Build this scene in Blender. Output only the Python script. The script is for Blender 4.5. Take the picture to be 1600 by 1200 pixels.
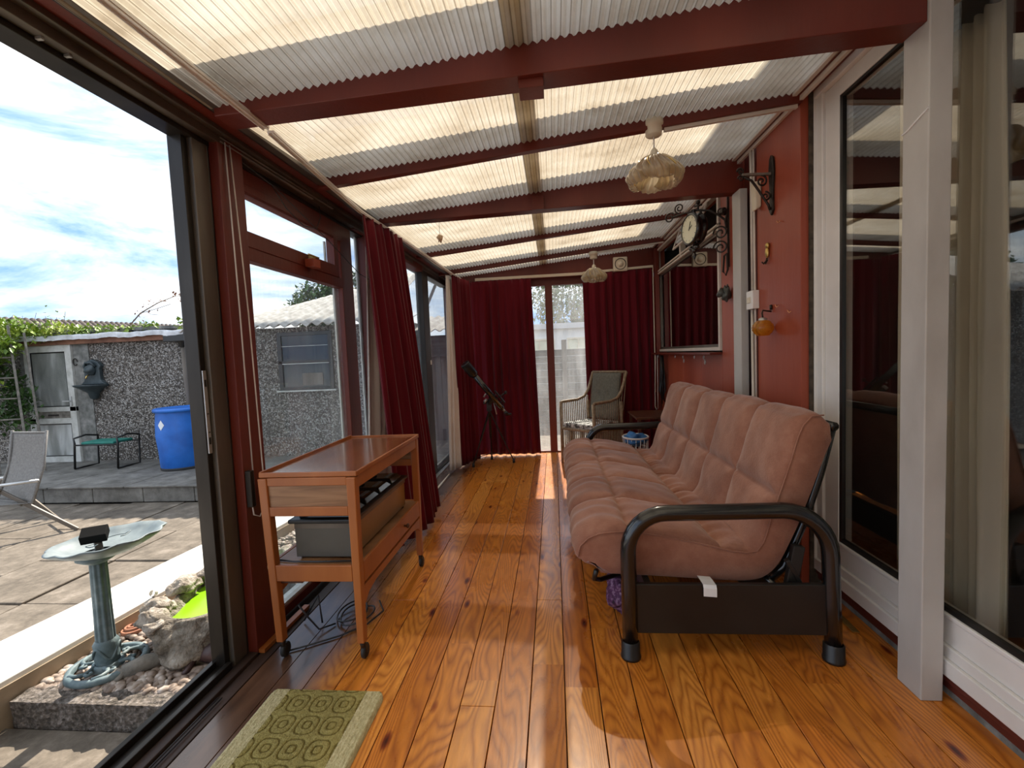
import bpy, bmesh, math, random
from mathutils import Vector, Matrix, noise
random.seed(7)
C = bpy.context.scene
COL = C.collection
for o in list(bpy.data.objects): bpy.data.objects.remove(o)
R = math.radians
# ------------------------------------------------------------------ camera
cam = bpy.data.cameras.new('camera'); camo = bpy.data.objects.new('camera', cam); COL.objects.link(camo)
yaw, pitch, roll = R(-5.28), R(-3.58), R(-2.43)
F = Vector((math.sin(yaw)*math.cos(pitch), math.cos(yaw)*math.cos(pitch), math.sin(pitch)))
Rt = Vector((math.cos(yaw), -math.sin(yaw), 0)); Up = Rt.cross(F)
R2 = math.cos(roll)*Rt + math.sin(roll)*Up; U2 = -math.sin(roll)*Rt + math.cos(roll)*Up
mw = Matrix((R2, U2, -F)).transposed().to_4x4(); mw.translation = (0, 0, 1.35)
camo.matrix_world = mw
cam.sensor_width = 36; cam.sensor_fit = 'HORIZONTAL'; cam.lens = 720/1600*36; cam.clip_start = .02; cam.clip_end = 300
C.camera = camo
# ------------------------------------------------------------------ view, world, sun
C.view_settings.view_transform = 'Standard'; C.view_settings.look = 'None'; C.view_settings.gamma = 1
C.view_settings.use_curve_mapping = False
C.view_settings.exposure = 1.3
W = bpy.data.worlds.new('sky'); C.world = W; W.use_nodes = True
nt = W.node_tree; nt.nodes.clear()
def N(t, typ, **k):
    n = t.nodes.new(typ)
    for a, b in k.items():
        if a.startswith('i_'): n.inputs[int(a[2:])].default_value = b
        else: setattr(n, a, b)
    return n
tc = N(nt, 'ShaderNodeTexCoord'); mp = N(nt, 'ShaderNodeMapping'); mp.inputs['Scale'].default_value = (1.0, 1.6, 5.0)
mp.inputs['Rotation'].default_value = (0, .12, 0)
nz = N(nt, 'ShaderNodeTexNoise'); nz.inputs['Scale'].default_value = 1.7; nz.inputs['Detail'].default_value = 7; nz.inputs['Roughness'].default_value = .62; nz.inputs['Distortion'].default_value = .35
cr = N(nt, 'ShaderNodeValToRGB'); e = cr.color_ramp.elements
e[0].position = .37; e[0].color = (.20, .36, .70, 1); e[1].position = .60; e[1].color = (1.0, .985, .96, 1)
m = e.new(.49); m.color = (.56, .66, .78, 1)
bg = N(nt, 'ShaderNodeBackground'); bg.inputs['Strength'].default_value = .80
ow = N(nt, 'ShaderNodeOutputWorld'); L = nt.links.new
L(tc.outputs['Generated'], mp.inputs['Vector']); L(mp.outputs[0], nz.inputs['Vector']); L(nz.outputs['Fac'], cr.inputs[0]); L(cr.outputs[0], bg.inputs[0]); L(bg.outputs[0], ow.inputs[0])
sun = bpy.data.lights.new('sun', 'SUN'); sun.energy = 4.3; sun.angle = R(.6); sun.color = (1, .91, .78)
so = bpy.data.objects.new('sun', sun); COL.objects.link(so)
so.rotation_euler = Vector((-.02, .93, 1)).to_track_quat('Z', 'Y').to_euler(); so.location = (2, 8, 9)

# ------------------------------------------------------------------ materials
MAT = {}
def newmat(name):
    m = bpy.data.materials.new(name); m.use_nodes = True; t = m.node_tree; t.nodes.clear()
    out = N(t, 'ShaderNodeOutputMaterial'); return m, t, out
def ramp(t, fac, stops):
    c = N(t, 'ShaderNodeValToRGB'); el = c.color_ramp.elements
    el[0].position = stops[0][0]; el[0].color = (*stops[0][1], 1); el[1].position = stops[-1][0]; el[1].color = (*stops[-1][1], 1)
    for p, co in stops[1:-1]:
        x = el.new(p); x.color = (*co, 1)
    t.links.new(fac, c.inputs[0]); return c.outputs[0]
def noise_n(t, scale, stretch=(1, 1, 1), detail=4, rough=.55, dist=0, coord='Object', rot=(0, 0, 0)):
    a = N(t, 'ShaderNodeTexCoord'); b = N(t, 'ShaderNodeMapping'); b.inputs['Scale'].default_value = stretch; b.inputs['Rotation'].default_value = rot
    n = N(t, 'ShaderNodeTexNoise'); n.inputs['Scale'].default_value = scale; n.inputs['Detail'].default_value = detail
    n.inputs['Roughness'].default_value = rough; n.inputs['Distortion'].default_value = dist
    t.links.new(a.outputs[coord], b.inputs[0]); t.links.new(b.outputs[0], n.inputs['Vector']); return n.outputs['Fac']
def bump_n(t, h, strength, dist=.01):
    b = N(t, 'ShaderNodeBump'); b.inputs['Strength'].default_value = strength; b.inputs['Distance'].default_value = dist
    t.links.new(h, b.inputs['Height']); return b.outputs[0]
def pm(name, stops, scale=6, stretch=(1, 1, 1), rough=.5, metal=0, bump=0, bscale=None, bstretch=None, coat=0, sheen=0, detail=4, spec=.5, dist=0, nr=.55, bd=.01):
    """principled material whose colour runs through a noise ramp"""
    if isinstance(stops[0], (int, float)): stops = [(.3, tuple(c*.86 for c in stops)), (.7, tuple(min(1, c*1.12) for c in stops))]
    m, t, out = newmat(name); p = N(t, 'ShaderNodeBsdfPrincipled')
    f = noise_n(t, scale, stretch, detail, nr, dist)
    t.links.new(ramp(t, f, stops), p.inputs['Base Color'])
    p.inputs['Roughness'].default_value = rough; p.inputs['Metallic'].default_value = metal; p.inputs['Specular IOR Level'].default_value = spec
    if coat: p.inputs['Coat Weight'].default_value = coat; p.inputs['Coat Roughness'].default_value = .12
    if sheen: p.inputs['Sheen Weight'].default_value = sheen; p.inputs['Sheen Roughness'].default_value = .4
    if bump: t.links.new(bump_n(t, noise_n(t, bscale or scale, bstretch or stretch, 5, .6), bump, bd), p.inputs['Normal'])
    t.links.new(p.outputs[0], out.inputs[0]); MAT[name] = m; return m
def M(n): return MAT[n]

pm('red_paint', [(.2, (.090, .015, .009)), (.5, (.135, .022, .013)), (.8, (.175, .032, .018))], 3, (1, 1, .3), rough=.38, bump=.15, bscale=40, bstretch=(1, 1, .1), spec=.4)
pm('red_panel', [(.25, (.25, .043, .020)), (.5, (.33, .064, .031)), (.75, (.40, .092, .045))], 2.5, (1, 1, .3), rough=.42, bump=.12, bscale=30, bstretch=(1, 1, .15))
pm('red_dark', [(.3, (.075, .012, .008)), (.7, (.12, .022, .014))], 4, rough=.5, bump=.1)
pm('threshold', [(.3, (.020, .011, .008)), (.7, (.06, .032, .022))], 12, (1, .15, 1), rough=.6, bump=.3)
pm('bronze', [(.3, (.022, .018, .015)), (.7, (.055, .047, .04))], 6, (1, 1, .2), rough=.33, metal=.6)
pm('bronze_light', [(.3, (.10, .083, .066)), (.7, (.18, .155, .13))], 5, (1, 1, .2), rough=.38, metal=.5)
pm('pvc', [(.3, (.72, .70, .67)), (.7, (.82, .80, .78))], 4, rough=.3)
pm('pvc_dirty', [(.3, (.42, .42, .38)), (.55, (.58, .58, .54)), (.8, (.68, .68, .66))], 9, rough=.5)
pm('white_trunk', [(.3, (.60, .53, .46)), (.7, (.72, .66, .60))], 4, rough=.4)
pm('cream_plastic', [(.3, (.66, .58, .44)), (.7, (.76, .69, .56))], 4, rough=.35)
pm('black', [(.3, (.006, .006, .006)), (.7, (.014, .013, .012))], 5, rough=.35)
pm('black_gloss', [(.3, (.004, .004, .004)), (.7, (.010, .009, .009))], 5, rough=.22, coat=.5)
pm('black_rubber', [(.3, (.012, .012, .012)), (.7, (.025, .024, .024))], 5, rough=.65)
pm('matte_black', [(.3, (.004, .004, .004)), (.7, (.008, .008, .008))], 5, rough=.8, spec=.08)
pm('iron', [(.3, (.012, .009, .007)), (.7, (.035, .024, .018))], 14, rough=.45, metal=.3, bump=.2, bscale=60)
pm('concrete', [(.25, (.10, .10, .09)), (.5, (.19, .19, .175)), (.75, (.32, .31, .29))], 14, rough=.9, bump=.5, bscale=60, detail=8)
pm('brick_dark', [(.3, (.035, .025, .018)), (.7, (.11, .085, .06))], 22, rough=.95, bump=.6, bscale=40, detail=8)
pm('velvet', [(.3, (.080, .003, .008)), (.7, (.135, .006, .014))], 3, (3, 3, .4), rough=.8, sheen=.15, spec=.15, bump=.08, bscale=200)
pm('lining', [(.3, (.66, .60, .57)), (.7, (.80, .75, .72))], 3, rough=.85)
pm('suede', [(.22, (.20, .080, .050)), (.5, (.30, .134, .088)), (.78, (.41, .205, .140))], 7, (1, 1, 1), rough=.85, sheen=.35, bump=.25, bscale=90, detail=9, nr=.7, spec=.2)
pm('trolley_wood', [(.25, (.25, .068, .013)), (.5, (.36, .108, .022)), (.75, (.46, .155, .036))], 5, (1, 1, .15), rough=.4, coat=.08, detail=6)
pm('veneer', [(.25, (.10, .045, .018)), (.42, (.22, .105, .045)), (.6, (.33, .17, .08)), (.8, (.40, .22, .11))], 4, (.5, .5, 6), rough=.35, detail=8, dist=1.2)
pm('tray_veneer', [(.25, (.13, .038, .014)), (.5, (.24, .078, .030)), (.75, (.32, .12, .05))], 4, (7, .6, 1), rough=.16, coat=.6, detail=7, dist=.8)
pm('heater_side', [(.3, (.23, .13, .045)), (.7, (.31, .185, .07))], 3, rough=.35, metal=.4)
pm('heater_end', [(.3, (.085, .078, .066)), (.7, (.125, .115, .095))], 3, rough=.45, metal=.3)
pm('steel', [(.3, (.55, .55, .55)), (.7, (.72, .72, .71))], 8, rough=.22, metal=.95)
pm('alu', [(.3, (.40, .40, .39)), (.7, (.60, .60, .59))], 8, (1, 1, .2), rough=.4, metal=.7)
pm('copper', [(.3, (.60, .23, .10)), (.7, (.85, .38, .18))], 6, (1, .2, 1), rough=.3)
pm('brass', [(.3, (.50, .34, .10)), (.7, (.72, .52, .2))], 20, rough=.3, metal=.9)
pm('wicker', [(.25, (.16, .105, .062)), (.5, (.27, .19, .12)), (.75, (.38, .29, .20))], 30, rough=.6, bump=.3, bscale=120)
pm('grey_fabric', [(.3, (.115, .112, .090)), (.7, (.165, .16, .132))], 40, rough=.9, bump=.2, bscale=200)
pm('seat_check', [(.42, (.06, .055, .05)), (.5, (.35, .34, .32)), (.58, (.62, .62, .60))], 18, rough=.9)
pm('dark_wood', [(.3, (.05, .018, .010)), (.7, (.12, .045, .022))], 4, (1, 6, 1), rough=.35)
pm('blue_plastic', [(.3, (.012, .10, .42)), (.6, (.02, .16, .60)), (.8, (.03, .20, .68))], 4, rough=.4)
pm('blue_cloth', [(.3, (.01, .08, .26)), (.7, (.03, .18, .45))], 12, rough=.5)
pm('basket_white', [(.3, (.62, .62, .62)), (.7, (.78, .78, .78))], 6, rough=.5)
pm('paper', [(.3, (.74, .76, .78)), (.7, (.86, .87, .88))], 6, rough=.8)
pm('green_cushion', [(.3, (.01, .13, .10)), (.7, (.02, .22, .17))], 8, rough=.6)
pm('mesh_fabric', [(.3, (.16, .15, .14)), (.7, (.24, .23, .215))], 60, rough=.8)
pm('leaf', [(.25, (.06, .13, .012)), (.5, (.20, .30, .03)), (.75, (.44, .50, .07))], 2.2, rough=.5, detail=2)
pm('leaf_dark', [(.25, (.02, .05, .012)), (.5, (.05, .11, .02)), (.8, (.15, .22, .05))], 1.4, rough=.5)
pm('bark', [(.3, (.05, .035, .022)), (.7, (.13, .09, .06))], 20, rough=.9, bump=.5)
pm('rust_leaf', [(.3, (.13, .05, .03)), (.7, (.30, .14, .08))], 6, rough=.7)
pm('verdigris', [(.25, (.05, .085, .095)), (.5, (.11, .16, .175)), (.8, (.26, .32, .33))], 14, rough=.6, bump=.3, bscale=40, detail=7)
pm('verdigris_pale', [(.25, (.09, .12, .13)), (.5, (.16, .195, .205)), (.8, (.28, .33, .335))], 9, rough=.55, bump=.15, detail=7)
pm('verdigris_dark', [(.25, (.018, .028, .032)), (.6, (.045, .062, .068)), (.85, (.09, .12, .13))], 10, rough=.5, bump=.3, bscale=30)
pm('terracotta', [(.3, (.26, .10, .055)), (.7, (.42, .19, .11))], 10, rough=.8)
pm('log_grey', [(.3, (.11, .10, .085)), (.6, (.22, .20, .17)), (.8, (.34, .31, .27))], 16, rough=.9, bump=.6, bscale=30)
pm('brown_figure', [(.3, (.04, .020, .018)), (.7, (.09, .048, .042))], 12, rough=.45, bump=.3, bscale=30)
pm('rock', [(.3, (.045, .036, .026)), (.43, (.15, .125, .095)), (.56, (.27, .235, .19)), (.75, (.48, .44, .38))], 11, rough=.92, bump=1, bscale=26, detail=10, nr=.7, bd=.03)
pm('rock_top', [(.30, (.12, .09, .065)), (.48, (.36, .31, .26)), (.7, (.62, .57, .50))], 22, rough=.92, bump=1, bscale=34, detail=9, nr=.7, bd=.03)
pm('pebble', [(.25, (.07, .045, .032)), (.42, (.20, .145, .11)), (.56, (.32, .25, .20)), (.75, (.55, .49, .44))], 18, rough=.6, detail=1)
pm('soil', [(.3, (.05, .04, .03)), (.7, (.13, .10, .08))], 20, rough=.95, bump=.6)
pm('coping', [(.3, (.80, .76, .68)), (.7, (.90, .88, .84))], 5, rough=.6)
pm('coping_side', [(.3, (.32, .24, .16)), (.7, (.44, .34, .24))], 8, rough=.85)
pm('slab', [(.28, (.055, .044, .033)), (.42, (.105, .085, .064)), (.56, (.16, .132, .102)), (.76, (.30, .255, .21))], 6, rough=.9, bump=.5, bscale=24, detail=10, nr=.72)
pm('slab_grey', [(.28, (.065, .060, .050)), (.45, (.13, .122, .108)), (.6, (.20, .19, .17)), (.78, (.31, .295, .27))], 5, rough=.85, bump=.4, bscale=24, detail=9, nr=.7)
pm('aggregate', [(.3, (.05, .042, .034)), (.48, (.12, .10, .083)), (.6, (.20, .17, .15)), (.75, (.34, .31, .28))], 55, rough=.95, bump=1, bscale=55, detail=4, bd=.02)
pm('felt', [(.3, (.06, .06, .055)), (.55, (.16, .155, .145)), (.75, (.40, .39, .37))], 6, rough=.8, bump=.5)
pm('felt_white', [(.3, (.38, .38, .38)), (.55, (.62, .63, .65)), (.75, (.82, .83, .85))], 7, rough=.5, bump=.6)
pm('asbestos', [(.25, (.26, .235, .21)), (.5, (.42, .39, .355)), (.75, (.60, .57, .53))], 7, rough=.95, bump=.4, detail=8)
pm('old_wood', [(.3, (.10, .085, .07)), (.55, (.20, .175, .15)), (.75, (.31, .28, .25))], 6, (1, 1, .15), rough=.9, bump=.4, detail=7)
pm('fence_wood', [(.3, (.028, .026, .026)), (.55, (.065, .062, .06)), (.8, (.12, .115, .11))], 7, (.3, 1, 3), rough=.9, bump=.4)
pm('render_grey', [(.3, (.46, .46, .48)), (.7, (.58, .58, .60))], 3, rough=.85)
pm('render_white', [(.3, (.70, .70, .70)), (.7, (.82, .82, .81))], 3, rough=.85)
pm('tiles', [(.3, (.035, .024, .020)), (.7, (.085, .060, .050))], 8, rough=.8)
pm('brick', [(.3, (.22, .09, .06)), (.7, (.36, .16, .11))], 12, rough=.9)
pm('timber_plain', [(.3, (.20, .12, .07)), (.7, (.33, .21, .13))], 6, (.2, 1, 1), rough=.6)
pm('dark_glass', [(.3, (.010, .013, .014)), (.7, (.03, .036, .038))], 3, rough=.06)
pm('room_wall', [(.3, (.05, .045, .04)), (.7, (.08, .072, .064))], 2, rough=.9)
pm('mat_pile', [(.25, (.215, .170, .045)), (.5, (.30, .245, .070)), (.75, (.38, .32, .105))], 60, rough=.95, bump=.9, bscale=170, detail=3)
pm('mat_groove', [(.25, (.10, .075, .014)), (.7, (.155, .12, .026))], 60, rough=.95, bump=.9, bscale=170)
pm('mat_border', [(.25, (.38, .32, .16)), (.5, (.52, .45, .24)), (.75, (.66, .58, .34))], 70, (1, .6, 1), rough=.95, bump=1, bscale=120, bstretch=(1, .5, 1))
pm('purple_cloth', [(.35, (.02, .01, .025)), (.5, (.10, .02, .09)), (.65, (.35, .22, .33))], 45, rough=.7)
pm('shell', [(.3, (.42, .27, .15)), (.7, (.70, .55, .38))], 20, rough=.5)
pm('face_cream', [(.3, (.66, .66, .50)), (.7, (.76, .76, .60))], 4, rough=.35)
pm('bead', [(.3, (.55, .50, .47)), (.7, (.72, .66, .62))], 9, rough=.4)
pm('cable', [(.3, (.02, .02, .024)), (.7, (.045, .044, .05))], 4, rough=.45)
pm('gap_dark', [(.3, (.010, .006, .004)), (.7, (.022, .014, .01))], 10, rough=.9)
pm('curtain_cream', [(.3, (.60, .52, .41)), (.7, (.74, .66, .54))], 2, (3, 3, .5), rough=.9)
pm('horse_bronze', [(.3, (.035, .038, .035)), (.7, (.10, .11, .10))], 20, rough=.5, metal=.3)
pm('pcol', [(.25, (.37, .345, .325)), (.5, (.47, .45, .43)), (.78, (.55, .535, .515))], 4, (1, 1, .5), rough=.42, bump=.08, detail=8)

def glassmat(name, tint=(1, 1, 1), dirt_haze=.0, refl=1.0, dcol=(.75, .8, .8), transl=(1, 1, 1)):
    m, t, out = newmat(name)
    tr = N(t, 'ShaderNodeBsdfTransparent'); tr.inputs[0].default_value = (*tint, 1)
    gl = N(t, 'ShaderNodeBsdfGlossy'); gl.inputs['Roughness'].default_value = .01
    lw0 = N(t, 'ShaderNodeLayerWeight'); lw0.inputs[0].default_value = .5; fr = N(t, 'ShaderNodeMath', operation='POWER'); t.links.new(lw0.outputs['Facing'], fr.inputs[0]); fr.inputs[1].default_value = 3.6
    mu = N(t, 'ShaderNodeMath', operation='MULTIPLY_ADD'); mu.use_clamp = True; mu.inputs[1].default_value = .75*refl; mu.inputs[2].default_value = .035*refl
    mx = N(t, 'ShaderNodeMixShader'); t.links.new(fr.outputs[0], mu.inputs[0]); t.links.new(mu.outputs[0], mx.inputs[0])
    t.links.new(tr.outputs[0], mx.inputs[1]); t.links.new(gl.outputs[0], mx.inputs[2]); last = mx.outputs[0]
    if dirt_haze:
        d = N(t, 'ShaderNodeBsdfTranslucent'); d.inputs[0].default_value = (*dcol, 1)
        d2 = N(t, 'ShaderNodeBsdfDiffuse'); d2.inputs[0].default_value = (*dcol, 1)
        ad = N(t, 'ShaderNodeMixShader'); ad.inputs[0].default_value = .5; t.links.new(d.outputs[0], ad.inputs[1]); t.links.new(d2.outputs[0], ad.inputs[2])
        f = noise_n(t, 9, (1, 5, .16), 8, .78); g = noise_n(t, 1.6, (1, 1, .6), 3, .5)
        mm = N(t, 'ShaderNodeMath', operation='MULTIPLY'); t.links.new(f, mm.inputs[0]); t.links.new(g, mm.inputs[1])
        mr = N(t, 'ShaderNodeMapRange'); mr.inputs['From Min'].default_value = .16; mr.inputs['From Max'].default_value = .42
        mr.inputs['To Min'].default_value = dirt_haze*.35; mr.inputs['To Max'].default_value = dirt_haze*2.2
        t.links.new(mm.outputs[0], mr.inputs[0]); mz = N(t, 'ShaderNodeMixShader')
        t.links.new(mr.outputs[0], mz.inputs[0]); t.links.new(last, mz.inputs[1]); t.links.new(ad.outputs[0], mz.inputs[2]); last = mz.outputs[0]
    t.links.new(last, out.inputs[0]); MAT[name] = m; return m
glassmat('glass_dirty', (.96, .98, .98), dirt_haze=.07)
glassmat('glass_milky', (.95, .97, .98), dirt_haze=.075, dcol=(.7, .78, .84))
glassmat('glass_end', (.97, .98, .98), dirt_haze=.13, dcol=(.85, .88, .90))  # dirt film raised and whitened to put outdoor glare into the panes
glassmat('glass_clear', (.95, .97, .97))
glassmat('glass_dark', (.93, .93, .90), refl=2.4)
m_, t_, o_ = newmat('lamp_glass'); a_ = N(t_, 'ShaderNodeBsdfTranslucent'); a_.inputs[0].default_value = (.92, .86, .74, 1); b_ = N(t_, 'ShaderNodeBsdfTransparent'); b_.inputs[0].default_value = (.95, .88, .76, 1); g__ = N(t_, 'ShaderNodeBsdfGlossy'); g__.inputs['Roughness'].default_value = .12
x_ = N(t_, 'ShaderNodeMixShader'); x_.inputs[0].default_value = .72; t_.links.new(b_.outputs[0], x_.inputs[1]); t_.links.new(a_.outputs[0], x_.inputs[2])
lw1 = N(t_, 'ShaderNodeLayerWeight'); lw1.inputs[0].default_value = .3; y_ = N(t_, 'ShaderNodeMixShader'); t_.links.new(lw1.outputs['Facing'], y_.inputs[0]); t_.links.new(x_.outputs[0], y_.inputs[1]); t_.links.new(g__.outputs[0], y_.inputs[2]); t_.links.new(y_.outputs[0], o_.inputs[0]); MAT['lamp_glass'] = m_
glassmat('amber_glass', (.85, .45, .05), dirt_haze=.25, dcol=(.8, .45, .05), refl=1.5)

def sheetmat():
    m, t, out = newmat('roof_sheet')
    a = N(t, 'ShaderNodeBsdfTranslucent'); b = N(t, 'ShaderNodeBsdfDiffuse'); c = N(t, 'ShaderNodeBsdfTransparent'); c.inputs[0].default_value = (1, .95, .85, 1)
    f = noise_n(t, 3.0, (1, 1.4, 1), 8, .62); col = ramp(t, f, [(.25, (.38, .31, .22)), (.42, (.56, .49, .375)), (.6, (.66, .60, .49)), (.8, (.74, .69, .59))])
    co = N(t, 'ShaderNodeTexCoord'); sp = N(t, 'ShaderNodeSeparateXYZ'); t.links.new(co.outputs['Object'], sp.inputs[0])
    dv = N(t, 'ShaderNodeMath', operation='DIVIDE'); dv.inputs[1].default_value = .034; t.links.new(sp.outputs[0], dv.inputs[0]); fc = N(t, 'ShaderNodeMath', operation='FRACT'); t.links.new(dv.outputs[0], fc.inputs[0])
    ln = ramp(t, fc.outputs[0], [(0, (.40, .37, .33)), (.12, (1, 1, 1)), (.40, (1, 1, 1)), (.5, (.82, .80, .77)), (.60, (1, 1, 1)), (.90, (1, 1, 1)), (1, (.40, .37, .33))])
    mm = N(t, 'ShaderNodeMix', data_type='RGBA', blend_type='MULTIPLY'); mm.inputs[0].default_value = 1; t.links.new(col, mm.inputs[6]); t.links.new(ln, mm.inputs[7]); col = mm.outputs[2]
    t.links.new(col, a.inputs[0]); t.links.new(col, b.inputs[0])
    x = N(t, 'ShaderNodeMixShader'); x.inputs[0].default_value = .42; t.links.new(a.outputs[0], x.inputs[1]); t.links.new(b.outputs[0], x.inputs[2])
    y = N(t, 'ShaderNodeMixShader'); y.inputs[0].default_value = .05; t.links.new(x.outputs[0], y.inputs[1]); t.links.new(c.outputs[0], y.inputs[2])
    t.links.new(y.outputs[0], out.inputs[0]); MAT['roof_sheet'] = m
sheetmat()

BW = .136
def floormat():
    m, t, out = newmat('floor_boards'); LK = t.links.new
    p = N(t, 'ShaderNodeBsdfPrincipled'); co = N(t, 'ShaderNodeTexCoord'); sp = N(t, 'ShaderNodeSeparateXYZ'); LK(co.outputs['Object'], sp.inputs[0])
    def mth(op, a, b=None, c=None):
        n = N(t, 'ShaderNodeMath', operation=op)
        for i, v in enumerate((a, b, c)):
            if v is None: continue
            if isinstance(v, (int, float)): n.inputs[i].default_value = v
            else: LK(v, n.inputs[i])
        return n.outputs[0]
    idx = mth('FLOOR', mth('DIVIDE', mth('ADD', sp.outputs[0], .003), BW))
    wn = N(t, 'ShaderNodeTexWhiteNoise', noise_dimensions='1D'); LK(idx, wn.inputs['W'])
    rnd = wn.outputs['Value']
    yb = mth('FLOOR', mth('ADD', mth('DIVIDE', sp.outputs[1], 2.4), mth('MULTIPLY', rnd, 7.3)))
    wn2 = N(t, 'ShaderNodeTexWhiteNoise', noise_dimensions='2D'); cb = N(t, 'ShaderNodeCombineXYZ'); LK(idx, cb.inputs[0]); LK(yb, cb.inputs[1]); LK(cb.outputs[0], wn2.inputs['Vector'])
    r2 = wn2.outputs['Value']
    # grain: rings along the board, bent by a slow noise
    gx = N(t, 'ShaderNodeCombineXYZ'); LK(mth('ADD', mth('MULTIPLY', sp.outputs[0], 1.0), mth('MULTIPLY', r2, 13.0)), gx.inputs[0]); LK(mth('MULTIPLY', sp.outputs[1], .16), gx.inputs[1]); LK(mth('MULTIPLY', r2, 9.0), gx.inputs[2])
    n1 = N(t, 'ShaderNodeTexNoise'); n1.inputs['Scale'].default_value = 5.5; n1.inputs['Detail'].default_value = 1.5; n1.inputs['Roughness'].default_value = .4; LK(gx.outputs[0], n1.inputs['Vector'])
    rings = mth('FRACT', mth('MULTIPLY', n1.outputs['Fac'], 27.0))
    rings = mth('PINGPONG', mth('MULTIPLY', rings, 2.0), 1.0)
    rp = mth('POWER', rings, 1.7)
    n2 = N(t, 'ShaderNodeTexNoise'); n2.inputs['Scale'].default_value = 60; n2.inputs['Detail'].default_value = 4; LK(gx.outputs[0], n2.inputs['Vector'])
    base = ramp(t, r2, [(0, (.60, .185, .020)), (.5, (.74, .255, .032)), (1, (.84, .34, .058))])
    dark = ramp(t, r2, [(0, (.24, .045, .005)), (1, (.37, .085, .010))])
    mx = N(t, 'ShaderNodeMix', data_type='RGBA'); LK(mth('MULTIPLY', rp, .66), mx.inputs[0]); LK(base, mx.inputs[6]); LK(dark, mx.inputs[7])
    mx2 = N(t, 'ShaderNodeMix', data_type='RGBA', blend_type='MULTIPLY'); mx2.inputs[0].default_value = .6; LK(mx.outputs[2], mx2.inputs[6]); LK(ramp(t, n2.outputs['Fac'], [(.3, (.62, .55, .5)), (.7, (1, 1, 1))]), mx2.inputs[7])
    # knots
    kn = N(t, 'ShaderNodeTexVoronoi'); kn.inputs['Scale'].default_value = 1.0
    kv = N(t, 'ShaderNodeCombineXYZ'); LK(mth('ADD', mth('MULTIPLY', sp.outputs[0], 7.3), mth('MULTIPLY', idx, 3.37)), kv.inputs[0]); LK(mth('MULTIPLY', sp.outputs[1], 2.6), kv.inputs[1]); LK(kv.outputs[0], kn.inputs['Vector'])
    kd = ramp(t, kn.outputs['Distance'], [(.035, (.10, .022, .006)), (.085, (.42, .20, .12)), (.14, (1, 1, 1))])
    mx3 = N(t, 'ShaderNodeMix', data_type='RGBA', blend_type='MULTIPLY'); mx3.inputs[0].default_value = 1; LK(mx2.outputs[2], mx3.inputs[6]); LK(kd, mx3.inputs[7])
    # worn, unvarnished grey-brown boards beside the glazed side
    e1 = N(t, 'ShaderNodeMapRange'); e1.inputs['From Min'].default_value = -.98; e1.inputs['From Max'].default_value = -1.12; LK(mth('ADD', sp.outputs[0], mth('MULTIPLY', noise_n(t, 5, (1, .3, 1), 4), .18)), e1.inputs[0])
    e1.inputs['From Min'].default_value = -.86; e1.inputs['From Max'].default_value = -1.06
    mx4 = N(t, 'ShaderNodeMix', data_type='RGBA'); LK(e1.outputs[0], mx4.inputs[0]); LK(mx3.outputs[2], mx4.inputs[6])
    LK(ramp(t, noise_n(t, 16, (1, .2, 1), 6), [(.3, (.05, .022, .012)), (.7, (.15, .075, .042))]), mx4.inputs[7])
    LK(mx4.outputs[2], p.inputs['Base Color'])
    rr = N(t, 'ShaderNodeMapRange'); rr.inputs['To Min'].default_value = .16; rr.inputs['To Max'].default_value = .42; LK(noise_n(t, 3.5, (1, .5, 1), 6, .65), rr.inputs[0]); LK(rr.outputs[0], p.inputs['Roughness'])
    p.inputs['Coat Weight'].default_value = .45; p.inputs['Coat Roughness'].default_value = .14
    LK(bump_n(t, mth('ADD', mth('MULTIPLY', noise_n(t, 7, (1, .5, 1), 5, .6), .8), mth('MULTIPLY', n2.outputs['Fac'], .15)), .22, .006), p.inputs['Normal'])
    LK(p.outputs[0], out.inputs[0]); MAT['floor_boards'] = m
floormat()

def pebbledash():
    m, t, out = newmat('pebbledash'); LK = t.links.new; p = N(t, 'ShaderNodeBsdfPrincipled'); co = N(t, 'ShaderNodeTexCoord')
    v = N(t, 'ShaderNodeTexVoronoi'); v.inputs['Scale'].default_value = 66; LK(co.outputs['Object'], v.inputs['Vector'])
    s = N(t, 'ShaderNodeSeparateColor'); LK(v.outputs['Color'], s.inputs[0])
    c = ramp(t, s.outputs[0], [(0, (.045, .038, .032)), (.35, (.13, .115, .10)), (.65, (.24, .215, .19)), (.9, (.55, .53, .50))])
    mx = N(t, 'ShaderNodeMix', data_type='RGBA', blend_type='MULTIPLY'); mx.inputs[0].default_value = .8; LK(c, mx.inputs[6]); LK(ramp(t, noise_n(t, 1.3, (1, 1, 1), 5), [(.3, (.62, .58, .54)), (.65, (1, 1, 1))]), mx.inputs[7])
    LK(mx.outputs[2], p.inputs['Base Color']); p.inputs['Roughness'].default_value = .9
    LK(bump_n(t, v.outputs['Distance'], 1, .02), p.inputs['Normal']); LK(p.outputs[0], out.inputs[0]); MAT['pebbledash'] = m
pebbledash()
def emis(name, col, s):
    m, t, out = newmat(name); e = N(t, 'ShaderNodeEmission'); e.inputs[0].default_value = (*col, 1); e.inputs[1].default_value = s; t.links.new(e.outputs[0], out.inputs[0]); MAT[name] = m
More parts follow.
